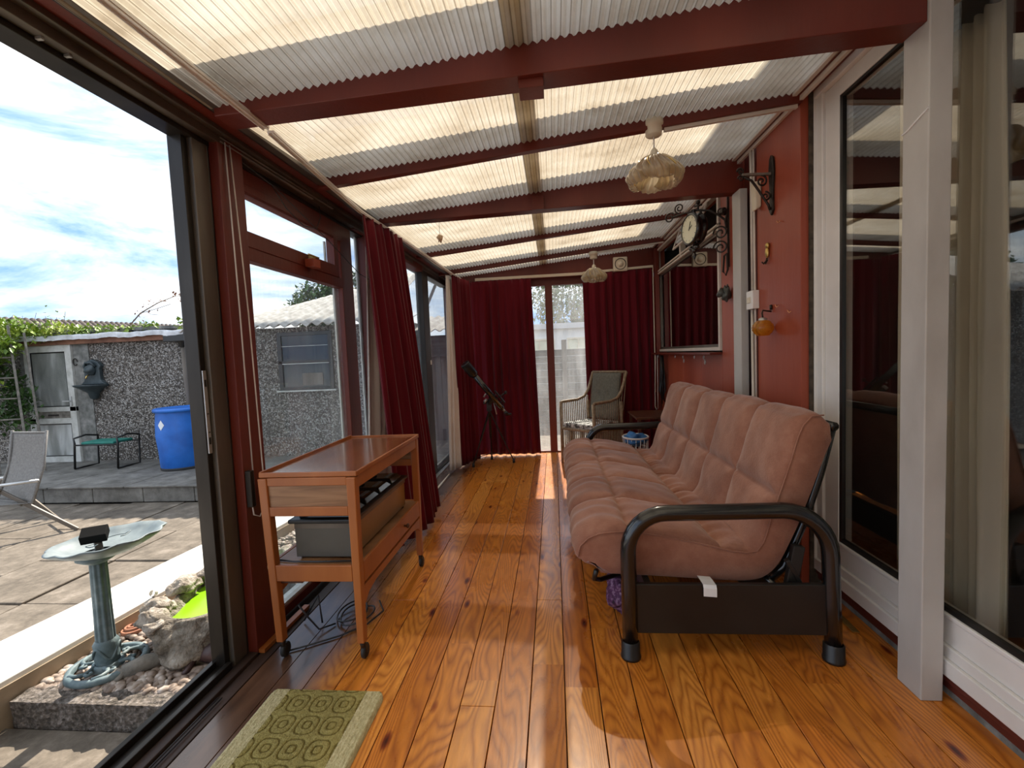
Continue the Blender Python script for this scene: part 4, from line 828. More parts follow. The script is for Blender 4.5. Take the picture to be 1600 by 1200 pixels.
for A, B in zip(rings, rings[1:]):
    for i in range(len(A)): q.b.faces.new((A[i], B[i], B[(i+1) % len(A)], A[(i+1) % len(A)]))
for rg, yy, s_ in ((rings[0], SY0, -1), (rings[-1], SY1, 1)):   # end faces, strip by strip
    for i in range(NT-1):
        j0 = NT+int((1-i/(NT-1))*(NB-1)); j1 = NT+int((1-(i+1)/(NT-1))*(NB-1))
        fc = [rg[i], rg[i+1], rg[j1]]+([rg[j0]] if j0 != j1 else [])
        try: q.b.faces.new(fc)
        except ValueError: pass
mt = q.build('mattress', 'suede', sf, smooth=True)
pp = [Vector((p.x, SY0-.002, p.y)) for p in [tp[i]+Vector((0, -.012)) if i < 68 else tp[i]+Vector((.012, -.004)) for i in range(8, 125, 4)]]
MB().tube(pp, .0035, 6).build('piping', 'suede', mt, smooth=True)
def armpath(y):
    pts = [(.292, y, .05), (.292, y, .30), (.292, y, .48)]
    for i in range(1, 9): a = math.pi/2*i/8; pts.append((.292+.165*(1-math.cos(a)), y, .48+.165*math.sin(a)))
    pts += [(.70, y, .648), (.93, y, .652)]
    for i in range(1, 9): a = math.pi/2*i/8; pts.append((.93+.195*math.sin(a), y, .457+.195*math.cos(a)))
    return pts+[(1.13, y, .25), (1.137, y, .05)]
for y, lab in ((1.99, 'near black tube arm'), (4.315, 'far black tube arm')):
    ar = MB().tube(armpath(y), .034, 18).build('armrest', 'black_gloss', sf, smooth=True)
    for x in (.292, 1.138):
        MB().lathe([(.0005, 0), (.043, 0), (.044, .010), (.041, .014), (.040, .07), (.036, .075), (.035, .078)], (x, y, 0), 24).build('foot_cap', 'black', ar, smooth=True)
    pn_ = MB().box(.32, 1.105, y-.012, y+.012, .115, .335).build('end_panel', 'black', sf, bevel=.003)
    for x in (.585, .855): MB().lathe([(.0005, -.004), (.010, -.003), (.010, 0)], (x, y-.011, .175 if x < .7 else .17), 12, T=Matrix.Rotation(R(90), 4, 'X')).build('bolt', 'alu', pn_, smooth=True)
MB().box(.90, .93, 2.0, 4.3, .14, .30).box(.36, .39, 2.0, 4.3, .26, .33).build('frame_rail', 'black', sf, bevel=.004)
q = MB()
for y in (2.10, 4.20): q.tube([(1.19, y, .985), (1.14, y, .78), (1.07, y, .56), (.99, y, .36), (.93, y, .30)], .02, 10)
q.tube([(1.19, 2.08, .985), (1.19, 4.22, .985)], .02, 10); q.tube([(.92, 2.02, .30), (.92, 4.29, .30)], .016, 8)
q.build('back_frame', 'black_gloss', sf, smooth=True)
MB().bar((1.02, 2.04, .48), (.97, 2.035, .22), .05, .03).bar((.97, 2.035, .42), (1.08, 2.03, .20), .03, .02).build('hinge_bracket', 'black', sf, bevel=.004)
q = MB(); y = 2.9
while y < 4.15: MB().box(1.165, 1.225, y, y+.035, .962, 1.010).build('webbing', 'paper', sf, bevel=.004); y += .085
pass
tg_ = [(2.08, .335), (2.02, .3385), (1.974, .3385), (1.966, .325), (1.966, .290)]
MB().grid(1, 4, lambda u, v: Vector((.600+.055*u, tg_[int(round(v*4))][0], tg_[int(round(v*4))][1]-.004*u))).build('care_tag', 'paper', mt, solid=.001)
q = MB(); q.tube([(.16, 2.08, .35), (.15, 2.10, .30), (.18, 2.14, .275), (.24, 2.2, .262), (.29, 2.25, .25)], .012, 6); q.build('strap', 'black', sf, smooth=True)
pb = MB(); pb.ball((.33, 2.38, .11), (.10, .16, .11), 26, 18, jit=.5, seed=4); tag(pb.build('cloth_bag', 'purple_cloth', smooth=True), 'dark purple patterned bundle pushed under the sofa bed', 'bag')
tag(MB().bar((1.345, 2.18, .006), (1.352, 2.36, .006), .03, .006).build('brass_strip', 'brass', bevel=.001), 'short brass strip lying on the floor behind the sofa bed foot', 'strip')
# ---- trolley
TX0, TX1, TY0, TY1 = -1.338, -.885, 1.915, 2.865
tr = thing('tea_trolley', 'teak tea trolley on castors with tray top beside the window', 'trolley', (-1.11, 2.4, 0))
lw_ = .042
for (x, y) in ((TX0, TY0), (TX1-lw_, TY0), (TX0, TY1-lw_), (TX1-lw_, TY1-lw_)):
    dx = .028 if x == TX0 else 0
    q = MB(); q.hexa([(x+dx+.004, y, .088), (x, y, .845), (x+dx+.004, y+lw_, .088), (x, y+lw_, .845), (x+dx+lw_-.006, y, .088), (x+lw_, y, .845), (x+dx+lw_-.006, y+lw_, .088), (x+lw_, y+lw_, .845)])
    lg = q.build('leg', 'trolley_wood', tr, bevel=.004)
    c = Vector((x+dx+lw_/2, y+lw_/2, 0)); sw = .018
    MB().lathe([(.012, .088), (.014, .075), (.010, .06)], c, 12).box(c.x-.013, c.x+.013, c.y-.005+sw*.3, c.y+.012+sw*.3, .03, .07).build('castor_fork', 'iron', lg)
    MB().lathe([(.0005, -.011), (.026, -.011), (.033, -.006), (.033, .006), (.026, .011), (.0005, .011)], c+Vector((0, sw, .033)), 22, T=Matrix.Rotation(R(90), 4, 'Y') @ Matrix.Rotation(R(0), 4, 'X')).build('castor_wheel', 'black_rubber', lg, smooth=True)
q = MB(); q.box(TX0+lw_, TX1-lw_, TY0+.004, TY0+.024, .81, .847); q.box(TX0+lw_, TX1-lw_, TY0+.004, TY0+.024, .672, .715)
q.box(TX0+lw_, TX1-lw_, TY1-.024, TY1-.004, .81, .847); q.box(TX0+lw_, TX1-lw_, TY1-.024, TY1-.004, .672, .715)
q.box(TX1-.024, TX1-.004, TY0+lw_, TY1-lw_, .79, .85); q.box(TX0+.004, TX0+.024, TY0+lw_, TY1-lw_, .79, .85)
q.build('top_rail', 'trolley_wood', tr, bevel=.003)
MB().box(TX0+lw_, TX1-lw_, TY0+.010, TY0+.018, .715, .81).build('end_panel', 'veneer', tr); MB().box(TX0+lw_, TX1-lw_, TY1-.018, TY1-.010, .715, .81).build('end_panel', 'veneer', tr)
ty = MB().box(TX0+.012, TX1-.008, TY0+.012, TY1-.008, .852, .862).build('tray_top', 'tray_veneer', tr)
q = MB(); h0, h1 = .848, .875
q.box(TX0+.002, TX0+.014, TY0+.012, TY1, h0, h1); q.box(TX1-.008, TX1+.004, TY0+.012, TY1, h0, h1-.006); q.box(TX0+.002, TX1+.004, TY0+.008, TY0+.020, h0, h1-.004); q.box(TX0+.002, TX1+.004, TY1-.010, TY1+.002, h0, h1-.004)
q.build('tray_rim', 'trolley_wood', ty, bevel=.003)
MB().box(TX0+.01, TX1-.01, TY0+.01, TY1-.01, .428, .444).build('shelf', 'veneer', tr)
q = MB(); q.box(TX0+lw_, TX1-lw_, TY0+.004, TY0+.024, .372, .447); q.box(TX0+lw_, TX1-lw_, TY1-.024, TY1-.004, .372, .447); q.box(TX0+.004, TX0+.024, TY0+lw_, TY1-lw_, .372, .447)
q.build('shelf_rail', 'trolley_wood', tr, bevel=.003)
dw = MB().box(TX1-.020, TX1-.004, TY0+lw_+.003, TY1-lw_, .350, .448).build('drawer_front', 'trolley_wood', tr, bevel=.003)
MB().lathe([(.006, 0), (.006, .012), (.014, .020), (.014, .028), (.0005, .032)], (TX1-.004, 2.52, .40), 14, T=Matrix.Rotation(R(90), 4, 'Y')).build('knob', 'dark_wood', dw, smooth=True)
q = MB(); pl_ = [(TX1-.022, TY0+lw_, .335), (TX1-.022, TY1-lw_, .335), (TX1-.022, TY1-lw_, .25), (TX1-.022, TY1-lw_-.05, .285), (TX1-.022, TY1-lw_-.14, .30), (TX1-.022, TY0+lw_+.14, .30), (TX1-.022, TY0+lw_+.05, .285), (TX1-.022, TY0+lw_, .25)]
q.ext(pl_, (.016, 0, 0)); pl2 = [(TX0+.006, a[1], a[2]) for a in pl_]; q.ext(pl2, (.016, 0, 0)); q.build('apron', 'trolley_wood', tr, bevel=.002)
MB().box(TX0+.04, TX0+.16, TY0+.03, TY0+.055, .352, .372).build('runner', 'dark_wood', tr)
# ---- heated serving box
hb = thing('hostess_heater', 'black lidded electric food warmer standing on the trolley shelf', 'food warmer', (-1.1, 2.4, .445))
HX0, HX1, HY0, HY1 = -1.235, -.935, 1.985, 2.745
MB().box(HX0+.012, HX1-.012, HY0+.012, HY1-.012, .455, .615).build('body', 'heater_side', hb, bevel=.004)
MB().box(HX0+.010, HX1-.010, HY0+.008, HY0+.013, .455, .617).build('end_plate', 'heater_end', hb, bevel=.001)
MB().box(HX0+.01, HX1-.01, HY0+.005, HY0+.013, .59, .617).box(HX1-.013, HX1-.008, HY0+.012, HY1-.012, .595, .617).build('band', 'bronze_light', hb)
MB().box(HX0-.012, HX1+.004, HY0-.012, HY1+.008, .617, .636).build('top_rim', 'black', hb, bevel=.005)
for sx in (HX0+.03, HX1-.03):
    for sy in (HY0+.04, HY1-.04): MB().lathe([(.014, 0), (.014, .012)], (sx, sy, .444), 12).build('foot', 'black_rubber', hb)
for k in range(4):
    y0 = HY0+.02+k*.183; ld_ = MB().hexa([(HX0+.02, y0, .636), (HX0+.045, y0+.02, .662), (HX0+.02, y0+.17, .636), (HX0+.045, y0+.15, .662), (HX1-.02, y0, .636), (HX1-.045, y0+.02, .662), (HX1-.02, y0+.17, .636), (HX1-.045, y0+.15, .662)]).build('lid', 'black_gloss', hb, bevel=.006)
    MB().box(HX0+.08, HX0+.15, y0+.065, y0+.105, .662, .676).build('lid_handle', 'black', ld_, bevel=.005)
    MB().box(HX1-.085, HX1-.062, y0+.04, y0+.14, .662, .6645).build('window_strip', 'log_grey', ld_)
q = MB(); q.tube([(-1.32, 1.975, .45), (-1.22, 1.957, .449), (-1.1, 1.955, .449), (-.95, 1.962, .450)], .004, 6); q.tube([(-1.2, 2.0, .641), (-1.05, 2.05, .643), (-.96, 2.02, .641)], .004, 6)
tag(q.build('power_lead', 'cable', smooth=True), 'black power lead across the trolley shelf in front of the food warmer', 'cable')
# cable on floor
q = MB(); pts = []
for i in range(60):
    t = i/59; a = t*4.6*math.pi; r = .07+.015*math.sin(a*.7); pts.append((-1.12+r*math.cos(a)+.05*t, 2.28+r*1.3*math.sin(a), .010+.018*abs(math.sin(a*.9))+.03*t*0))
q.tube(pts, .0045, 6); q.tube([(-1.31, 1.97, .006), (-1.22, 2.02, .007), (-1.1, 2.10, .006), (-1.0, 2.2, .008), (-.96, 2.32, .01), (-1.02, 2.42, .01)], .0045, 6); q.tube([(-1.30, 2.10, .16), (-1.27, 2.12, .09), (-1.22, 2.13, .02), (-1.17, 2.2, .008)], .0045, 6); q.tube([(-1.35, 2.22, .01), (-1.28, 2.25, .13), (-1.24, 2.20, .01)], .0045, 6)
tag(q.build('extension_cable', 'cable', smooth=True), 'black cable coiled on the floorboards under the tea trolley', 'cable')
# ---- bath mat
bm_ = thing('bath_mat', 'olive green tufted mat with a swirl pattern and pale borders', 'mat', (-.95, 1.3, 0))
MX0, MX1, MY0, MY1 = -1.205, -.725, .92, 1.735
def mat_h(x, y):
    cx = ((x-MX0-.105)/.094) % 1-.5; cy = ((MY1-.03-y)/.105) % 1-.5
    d = max(abs(cx), abs(cy)) if 0 else (abs(cx)**3+abs(cy)**3)**(1/3); return d
def in_round(x, y, r=.05):
    dx = max(0, MX0+r-x, x-(MX1-r)); dy = max(0, y-(MY1-r), MY0+r-y); return math.hypot(dx, dy)/r
def matf(ins, a, b):
    nx, ny = int((b-a)/.004), 200
    def f(u, v):
        x = a+(b-a)*u; y = MY0+(MY1-MY0)*v; k = in_round(x, y)
        if k > 1:   # pull the corner in
            cx_ = min(max(x, MX0+.05), MX1-.05); cy_ = min(max(y, MY0+.05), MY1-.05); x = cx_+(x-cx_)/k; y = cy_+(y-cy_)/k; k = 1
        ed = min(x-MX0, MX1-x, y-MY0, MY1-y); z = .016*min(1, max(0, ed)/.012)**.5 if k < 1 else .001
        if ins: 
            d = mat_h(x, y); g = max(0, 1-abs(d-.40)/.035)+max(0, 1-abs(d-.16)/.03); z -= .007*min(1, g)
        else: z -= .003*(math.sin(y*560)*.5+.5)*(math.sin(x*420)*.5+.5)
        z += .0015*noise.noise(Vector((x*120, y*120, 0)))
        return Vector((x, y, max(.0008, z)))
    return MB().grid(nx, ny, f)
def pilemat():
    m, t, out = newmat('mat_swirl'); LK = t.links.new; p = N(t, 'ShaderNodeBsdfPrincipled'); co = N(t, 'ShaderNodeTexCoord'); sp = N(t, 'ShaderNodeSeparateXYZ'); LK(co.outputs['Object'], sp.inputs[0])
    def mth(op, a, b=None):
        n = N(t, 'ShaderNodeMath', operation=op)
        for i, v in enumerate((a, b)):
            if v is None: continue
            if isinstance(v, (int, float)): n.inputs[i].default_value = v
            else: LK(v, n.inputs[i])
        return n.outputs[0]
    cx = mth('ABSOLUTE', mth('SUBTRACT', mth('FRACT', mth('DIVIDE', mth('ADD', sp.outputs[0], -.95-MX0-.105), .094)), .5))
    cy = mth('ABSOLUTE', mth('SUBTRACT', mth('FRACT', mth('DIVIDE', mth('SUBTRACT', MY1-.03-1.3, sp.outputs[1]), .105)), .5))
    d = mth('POWER', mth('ADD', mth('POWER', cx, 3), mth('POWER', cy, 3)), 1/3)
    g1 = mth('LESS_THAN', mth('ABSOLUTE', mth('SUBTRACT', d, .40)), .028); g2 = mth('LESS_THAN', mth('ABSOLUTE', mth('SUBTRACT', d, .16)), .028)
    mx = N(t, 'ShaderNodeMix', data_type='RGBA'); LK(mth('MAXIMUM', g1, g2), mx.inputs[0])
    LK(ramp(t, noise_n(t, 70, (1, 1, 1), 3), [(.25, (.215, .170, .045)), (.5, (.30, .245, .070)), (.75, (.38, .32, .105))]), mx.inputs[6]); mx.inputs[7].default_value = (.165, .125, .026, 1)
    LK(mx.outputs[2], p.inputs['Base Color']); p.inputs['Roughness'].default_value = .95; LK(bump_n(t, noise_n(t, 170, (1, 1, 1), 3), .8), p.inputs['Normal']); LK(p.outputs[0], out.inputs[0]); MAT['mat_swirl'] = m
pilemat()
matf(True, MX0+.075, MX1-.078).build('pile', 'mat_swirl', bm_, smooth=True, recalc=False)
for a, b in ((MX0, MX0+.0755), (MX1-.0785, MX1)): matf(False, a, b).build('border', 'mat_border', bm_, smooth=True, recalc=False)
MB().box(MX0+.05, MX1-.05, MY0+.02, MY1-.03, .0002, .0007).build('backing', 'black_rubber', bm_)
# ---- curtains
lc = thing('curtain', 'long dark red velvet curtain gathered beside the trolley', 'curtain', (-1.2, 3.4, 0))
curtain('cloth', [(-1.245, 3.04, 2.335), (-1.215, 3.35, 2.335), (-1.20, 3.70, 2.335)], [(-1.13, 3.06, .05), (-1.03, 3.42, .045), (-1.055, 3.88, .06)], 6, .036, 'velvet', lc, seed=3)
ll = tag(curtain('curtain_lining', [(-1.38, 3.40, 2.30), (-1.33, 3.72, 2.30)], [(-1.39, 3.16, .05), (-1.30, 3.42, .05)], 3, .025, 'lining', None, seed=8), 'pale cream lining hanging between the window and the long red curtain', 'curtain')
cc = thing('curtain', 'dark red velvet curtain bunched in the far left corner behind the telescope', 'curtain', (-1.1, 5.7, 0))
curtain('cloth', [(-1.165, 5.48, 2.335), (-1.13, 5.75, 2.335), (-1.05, 6.02, 2.335)], [(-1.15, 5.47, .03), (-1.09, 5.68, .03), (-.98, 5.88, .03)], 6, .03, 'velvet', cc, seed=5)
curtain('lining', [(-1.235, 5.46, 2.33), (-1.20, 5.62, 2.33)], [(-1.265, 5.28, .02), (-1.16, 5.46, .02)], 3, .026, 'lining', cc, seed=6)
c1 = thing('curtain', 'wide dark red velvet curtain drawn left of the end doors behind the telescope', 'curtain', (-.7, 6.15, 0))
curtain('cloth', [(-1.16, 6.10, 2.335), (-.26, 6.12, 2.345)], [(-1.16, 6.10, .025), (-.215, 6.12, .02)], 8, .034, 'velvet', c1, seed=7)
c2 = thing('curtain', 'dark red velvet curtain drawn right of the end doors behind the wicker chair', 'curtain', (.9, 6.15, 0))
curtain('cloth', [(.41, 6.12, 2.355), (1.29, 6.11, 2.385)], [(.43, 6.12, .02), (1.29, 6.11, .02)], 8, .034, 'velvet', c2, seed=9)
for nm_, pts, lab in (('curtain_rail', [(-1.155, .9, 2.345), (-1.165, 1.9, 2.345)], 'near length of white curtain rail under the roof'), ('curtain_rail', [(-1.165, 1.93, 2.343), (-1.235, 3.0, 2.340), (-1.20, 4.0, 2.345), (-1.16, 5.5, 2.342), (-1.14, 5.9, 2.342)], 'long white curtain rail under the roof on the glazed side')):
    q = MB()
    for a, b in zip(pts, pts[1:]): q.bar(a, b, .030, .010); q.bar(Vector(a)+Vector((-.010, 0, -.008)), Vector(b)+Vector((-.010, 0, -.008)), .004, .010); q.bar(Vector(a)+Vector((.010, 0, -.008)), Vector(b)+Vector((.010, 0, -.008)), .004, .010)
    tag(q.build(nm_, 'pvc'), lab, 'curtain rail')
tag(MB().box(-1.0, .42, 6.115, 6.145, 2.35, 2.385).build('curtain_rail', 'cream_plastic', bevel=.003), 'pale rail board over the end doors, left part', 'curtain rail')
tag(MB().bar((.42, 6.125, 2.375), (1.31, 6.125, 2.41), .012, .03).build('curtain_rail', 'cream_plastic', bevel=.002), 'thin white rail over the right end curtain', 'curtain rail')
MB().tube([(1.285, 6.02, 2.38), (1.285, 6.02, .8)], .006, 6).build('curtain_cord', 'cream_plastic', c2, smooth=True)
# curtains indoors
ic = thing('net_curtain', 'cream curtain hanging inside the nearest patio door', 'curtain', (1.6, 1.9, 0))
curtain('cloth', [(1.60, 2.12, 2.52), (1.60, 1.84, 2.52)], [(1.60, 2.10, .12), (1.60, 1.79, .12)], 6, .04, 'curtain_cream', ic, seed=12, per=12)
ic = thing('net_curtain', 'narrow cream curtain seen left of the pale post inside the patio door', 'curtain', (1.6, 2.3, 0))
curtain('cloth', [(1.61, 2.31, 2.52), (1.61, 2.18, 2.52)], [(1.61, 2.28, .12), (1.61, 2.16, .12)], 2, .02, 'curtain_cream', ic, seed=13, per=12)
# ---- telescope
ts = thing('telescope', 'black refractor telescope on a tripod before the left end curtain', 'telescope', (-.80, 5.6, 0))
le, ey = Vector((-1.045, 5.36, 1.275)), Vector((-.66, 5.62, .71)); ax = (ey-le).normalized()
q = MB(); q.tube([le+ax*.16, ey-ax*.02], .036, 20); q.tube([ey-ax*.03, ey+ax*.02], .030, 16); q.build('tube', 'black_gloss', ts, smooth=True)
q = MB(); q.tube([le, le+ax*.01, le+ax*.17, le+ax*.20], [.056, .058, .056, .038], 22); q.build('dew_shield', 'black', ts, smooth=True)
MB().tube([le-ax*.001, le+ax*.003], .050, 20).build('lens', 'dark_glass', ts)
MB().tube([ey+ax*.02, ey+ax*.07], .014, 12).build('focus_tube', 'alu', ts, smooth=True)
q = MB(); q.tube([ey+ax*.07, ey+ax*.12], .022, 12); q.tube([ey+ax*.11, ey+ax*.12+Vector((.05, .0, .0))], .016, 10); q.build('eyepiece', 'black', ts, smooth=True)
up_ = Vector((.55, -.1, .5)).normalized(); q = MB(); q.tube([ey-ax*.22+up_*.07, ey-ax*.02+up_*.07], .012, 10); q.bar(ey-ax*.18+up_*.03, ey-ax*.18+up_*.07, .01); q.bar(ey-ax*.06+up_*.03, ey-ax*.06+up_*.07, .01); q.build('finder_scope', 'black', ts)
hub = Vector((-.815, 5.63, .70)); cr__ = le.lerp(ey, .74)
q = MB(); q.bar(hub+Vector((0, 0, -.03)), hub+Vector((0, 0, .08)), .06); q.bar(hub+Vector((0, 0, .06)), cr__, .05); q.tube([hub+Vector((-.07, 0, .07)), hub+Vector((.06, -.02, .13))], .018, 10); q.build('mount', 'black', ts, bevel=.005)
q = MB(); q.tube([hub+Vector((-.055, -.04, .09)), hub+Vector((-.02, -.03, .12))], .018, 12); q.tube([hub+Vector((-.06, -.03, .15)), hub+Vector((-.03, -.03, .19))], .010, 8); q.tube([hub+Vector((.02, -.03, .15)), hub+Vector((.04, -.03, .17))], .016, 10); q.tube([hub+Vector((.06, -.02, .07)), hub+Vector((.09, -.02, -.07))], .006, 8); q.build('adjusting_knob', 'alu', ts, smooth=True)
MB().tube([hub+Vector((.05, -.05, .10)), hub+Vector((.22, -.08, .20))], .008, 8).lathe([(.0005, -.02), (.016, -.02), (.016, .02), (.0005, .02)], hub+Vector((.22, -.08, .20)), 10).build('slow_motion_rod', 'black', ts, smooth=True)
feet = [Vector((-1.025, 5.505, .0)), Vector((-.545, 5.70, .0)), Vector((-.85, 5.90, .0))]
for f_ in feet:
    mid = hub.lerp(f_, .55); lg = MB().bar(hub+Vector((0, 0, -.02)), mid, .03, .018).bar(mid-(f_-hub)*.06, f_+Vector((0, 0, .03)), .018, .014).build('leg', 'black', ts, bevel=.003)
    MB().tube([f_+Vector((0, 0, .05)), f_+Vector((0, 0, .0))], [.014, .016], 8).build('foot', 'black_rubber', lg, smooth=True)
q = MB(); cen = (feet[0]+feet[1]+feet[2])/3+Vector((0, 0, .13))
for f_ in feet: q.bar(hub.lerp(f_, .84), cen, .014, .006)
q.build('spreader', 'black', ts)
# ---- wicker chair
wc = thing('wicker_armchair', 'wicker armchair with grey buttoned back cushion in the far right corner', 'armchair', (.42, 5.65, 0))
FL, FR, BLc, BRc = Vector((.065, 5.64, 0)), Vector((.43, 5.30, 0)), Vector((.42, 5.94, 0)), Vector((.79, 5.60, 0)); Z = Vector((0, 0, 1))
back = (BLc-FL).normalized()
def spindle_row(q, a0, a1, b0, b1, n, r=.006):
    for i in range(n+1): t = i/n; q.tube([a0.lerp(a1, t), b0.lerp(b1, t)], r, 5)
for nm_, p, h in (('leg', FL, .745), ('leg', FR, .745), ('leg', BLc, .74), ('leg', BRc, .74)):
    MB().tube([p, p+Z*h], .016, 8).build(nm_, 'wicker', wc, smooth=True)
for f_, b_ in ((FL, BLc), (FR, BRc)):
    d_ = (b_-f_); am = MB().tube([f_+Z*.74, f_+Z*.755+d_*.05, f_+Z*.76+d_*.6, f_+Z*.79+d_*.85, f_+Z*.87+d_*1.02, f_+Z*1.09+d_*1.22], .018, 8).build('arm_rail', 'wicker', wc, smooth=True)
    q = MB(); spindle_row(q, f_+Z*.42, b_+Z*.42, f_+Z*.745, b_+Z*.80, 15); spindle_row(q, f_+Z*.07, b_+Z*.07, f_+Z*.43, b_+Z*.43, 17, .007); q.build('side_spindles', 'wicker', wc, smooth=True)
    MB().tube([f_+Z*.43, b_+Z*.43], .013, 6).tube([f_+Z*.08, b_+Z*.08], .011, 6).build('side_rail', 'wicker', wc, smooth=True)
q = MB(); spindle_row(q, FL+Z*.07, FR+Z*.07, FL+Z*.42, FR+Z*.42, 17, .007); q.tube([FL+Z*.43, FR+Z*.43], .015, 6); q.tube([FL+Z*.08, FR+Z*.08], .011, 6); q.build('front_spindles', 'wicker', wc, smooth=True)
tb0, tb1 = FL+Z*1.09+(BLc-FL)*1.22, FR+Z*1.09+(BRc-FR)*1.22
q = MB(); spindle_row(q, BLc+Z*.44, BRc+Z*.44, tb0, tb1, 14); q.tube([tb0, tb1], .017, 8); q.build('back_spindles', 'wicker', wc, smooth=True)
side = (BRc-BLc).normalized(); nrm = (-back)
q = MB(); s0 = (FL+FR+BLc+BRc)/4+Z*.475
T = Matrix((side, back, Z)).transposed().to_4x4(); T.translation = s0
q.box(-.235, .235, -.225, .225, -.03, .03, T=T); q.build('seat_cushion', 'seat_check', wc, bevel=.02)
bm0 = (BLc+BRc)/2+Z*.52-back*.03; tm = (tb0+tb1)/2-Z*.01-back*.05; upv = (tm-bm0).normalized(); bn_ = side.cross(upv)
def cush(u, v):
    a = (u-.5)*2; b = v; p = bm0+side*(.205*a)+upv*((tm-bm0).length*b)
    th = .035*(1-abs(a)**4)**.5*(1-abs(2*b-1)**6)**.5
    for bx_ in (-.35, .35): th -= .022*math.exp(-((a-bx_)**2+((b-.52)*1.6)**2)*60)
    return p, th
q = MB(); q.grid(28, 28, lambda u, v: cush(u, v)[0]-bn_*(-1 if bn_.dot(nrm) > 0 else 1)*cush(u, v)[1]); q.grid(28, 28, lambda u, v: cush(u, v)[0]+bn_*(-1 if bn_.dot(nrm) > 0 else 1)*.02); bk_ = q.build('back_cushion', 'grey_fabric', wc, smooth=True, recalc=False)
# ---- side table, basket
tb = thing('side_table', 'low dark wooden table in the corner behind the sofa bed', 'table', (1.1, 5.3, 0))
MB().box(.86, 1.33, 5.0, 5.6, .60, .625).build('table_top', 'dark_wood', tb, bevel=.004)
for x in (.88, 1.29):
    for y in (5.02, 5.56): MB().box(x, x+.03, y, y+.03, 0, .60).build('leg', 'dark_wood', tb)
bk = thing('wire_basket', 'white wire laundry basket beside the far sofa arm', 'basket', (.78, 4.72, 0))
q = MB()
for k in range(18):
    a = 2*math.pi*k/18; q.tube([(.80+.10*math.cos(a), 4.74+.13*math.sin(a), .01), (.80+.125*math.cos(a), 4.74+.16*math.sin(a), .47)], .004, 5)
for z in (.01, .12, .24, .36, .47): q.tube([(.80+(.10+.025*z/.47)*math.cos(a), 4.74+(.13+.03*z/.47)*math.sin(a), z) for a in [i*.35 for i in range(18)]], .005 if z < .4 else .01, 5, closed=True)
q.build('wires', 'basket_white', bk, smooth=True)
tag(MB().ball((.80, 4.74, .45), (.105, .14, .07), 20, 14, jit=.5, seed=3).build('blue_towel', 'blue_cloth', smooth=True), 'folded blue cloth lying in the white wire basket', 'cloth')
# ---- lamps
lp = thing('ceiling_lamp', 'nearer ceiling lamp with a ribbed shell glass shade hanging before the second beam', 'lamp', (.585, 2.645, 2.53), group='shell glass ceiling lamps')
c = Vector((.585, 2.645, 0))
MB().lathe([(.0005, 2.585), (.052, 2.585), (.054, 2.562), (.052, 2.55), (.046, 2.548), (.043, 2.51), (.040, 2.505), (.0005, 2.50)], c, 30).build('ceiling_rose', 'cream_plastic', lp, smooth=True)
MB().tube([c+Vector((0, 0, 2.505)), c+Vector((0, 0, 2.42))], .0045, 8).build('flex', 'pvc', lp, smooth=True)
MB().lathe([(.008, 2.44), (.02, 2.425), (.024, 2.40), (.024, 2.37), (.0005, 2.365)], c, 18).build('lamp_holder', 'cream_plastic', lp, smooth=True)
q = MB()
for k in range(6):       # overlapping scallop leaves
    def lf(u, v, k=k):
        a = 2*math.pi*k/6+(u-.5)*1.62+.55*v; e_ = (u-.5)*2
        z = 2.395-.155*v*(1-.20*abs(e_)**2.2); rr = .026+.118*math.sin(min(1, v*1.03)*math.pi/2)**.85; rr -= .030*(max(0, v-.65)/.35)**1.5
        rib = .0075*math.cos(2*math.pi*(u*6+v*.8)); lift = .014*(1-e_)*.5+.002
        return c+Vector(((rr+rib+lift)*math.cos(a), (rr+rib+lift)*math.sin(a), z))
    q.grid(84, 16, lf)
sh_ = q.build('glass_shade', 'lamp_glass', lp, smooth=True, solid=.003, recalc=False)
q = MB()
for k in range(6):
    pts = []
    for i in range(17):
        v = i/16; a = 2*math.pi*k/6+.5*1.62+.55*v; rr = .026+.118*math.sin(min(1, v*1.03)*math.pi/2)**.85-.030*(max(0, v-.65)/.35)**1.5+.006; pts.append(c+Vector((rr*math.cos(a), rr*math.sin(a), 2.395-.155*v*.78)))
    q.tube(pts, .003, 5)
q.build('gilt_edge', 'brass', sh_, smooth=True)
MB().ball(c+Vector((0, 0, 2.33)), (.028, .028, .04), 16, 12).build('bulb', 'pvc', lp, smooth=True)
l2 = copytree(lp, (.515, 5.622, 2.475)); l2['label'] = 'farther ceiling lamp with a shell glass shade, in front of the end curtain'
tag(MB().bar((.64, 2.645, zr(.64)-.054), (1.325, 2.645, zr(1.325)-.056), .022, .018).build('cable_trunking', 'white_trunk'), 'white trunking running from the nearer lamp to the house wall', 'trunking')
tag(MB().bar((.57, 5.622, zr(.57)-.056), (1.325, 5.622, zr(1.325)-.056), .022, .018).build('cable_trunking', 'white_trunk'), 'white trunking running from the farther lamp to the house wall', 'trunking')
tag(MB().box(1.325, 1.345, 1.9, 5.62, 2.612, 2.636).build('cable_trunking', 'white_trunk', bevel=.002), 'long white trunking under the roof along the house wall', 'trunking')
struct('trim_21', MB().box(1.318, 1.345, 1.9, 6.2, 2.636, 2.652), 'red_paint', 'thin red strip where the roof meets the house wall')
struct('trim_21', MB().box(1.29, 1.312, 1.9, 6.1, 2.634, 2.648), 'white_trunk', 'white strip beside the red strip under the roof')
tag(MB().tube([(1.335, 3.24, 2.62), (1.335, 3.235, 2.38), (1.335, 3.23, 1.7)], .011, 8).tube([(1.33, 3.23, 1.6), (1.33, 3.22, .4), (1.33, 3.22, 0.01)], .010, 8).build('cable_duct', 'white_trunk', smooth=True), 'thicker white cable running down beside the pale square post', 'cable')
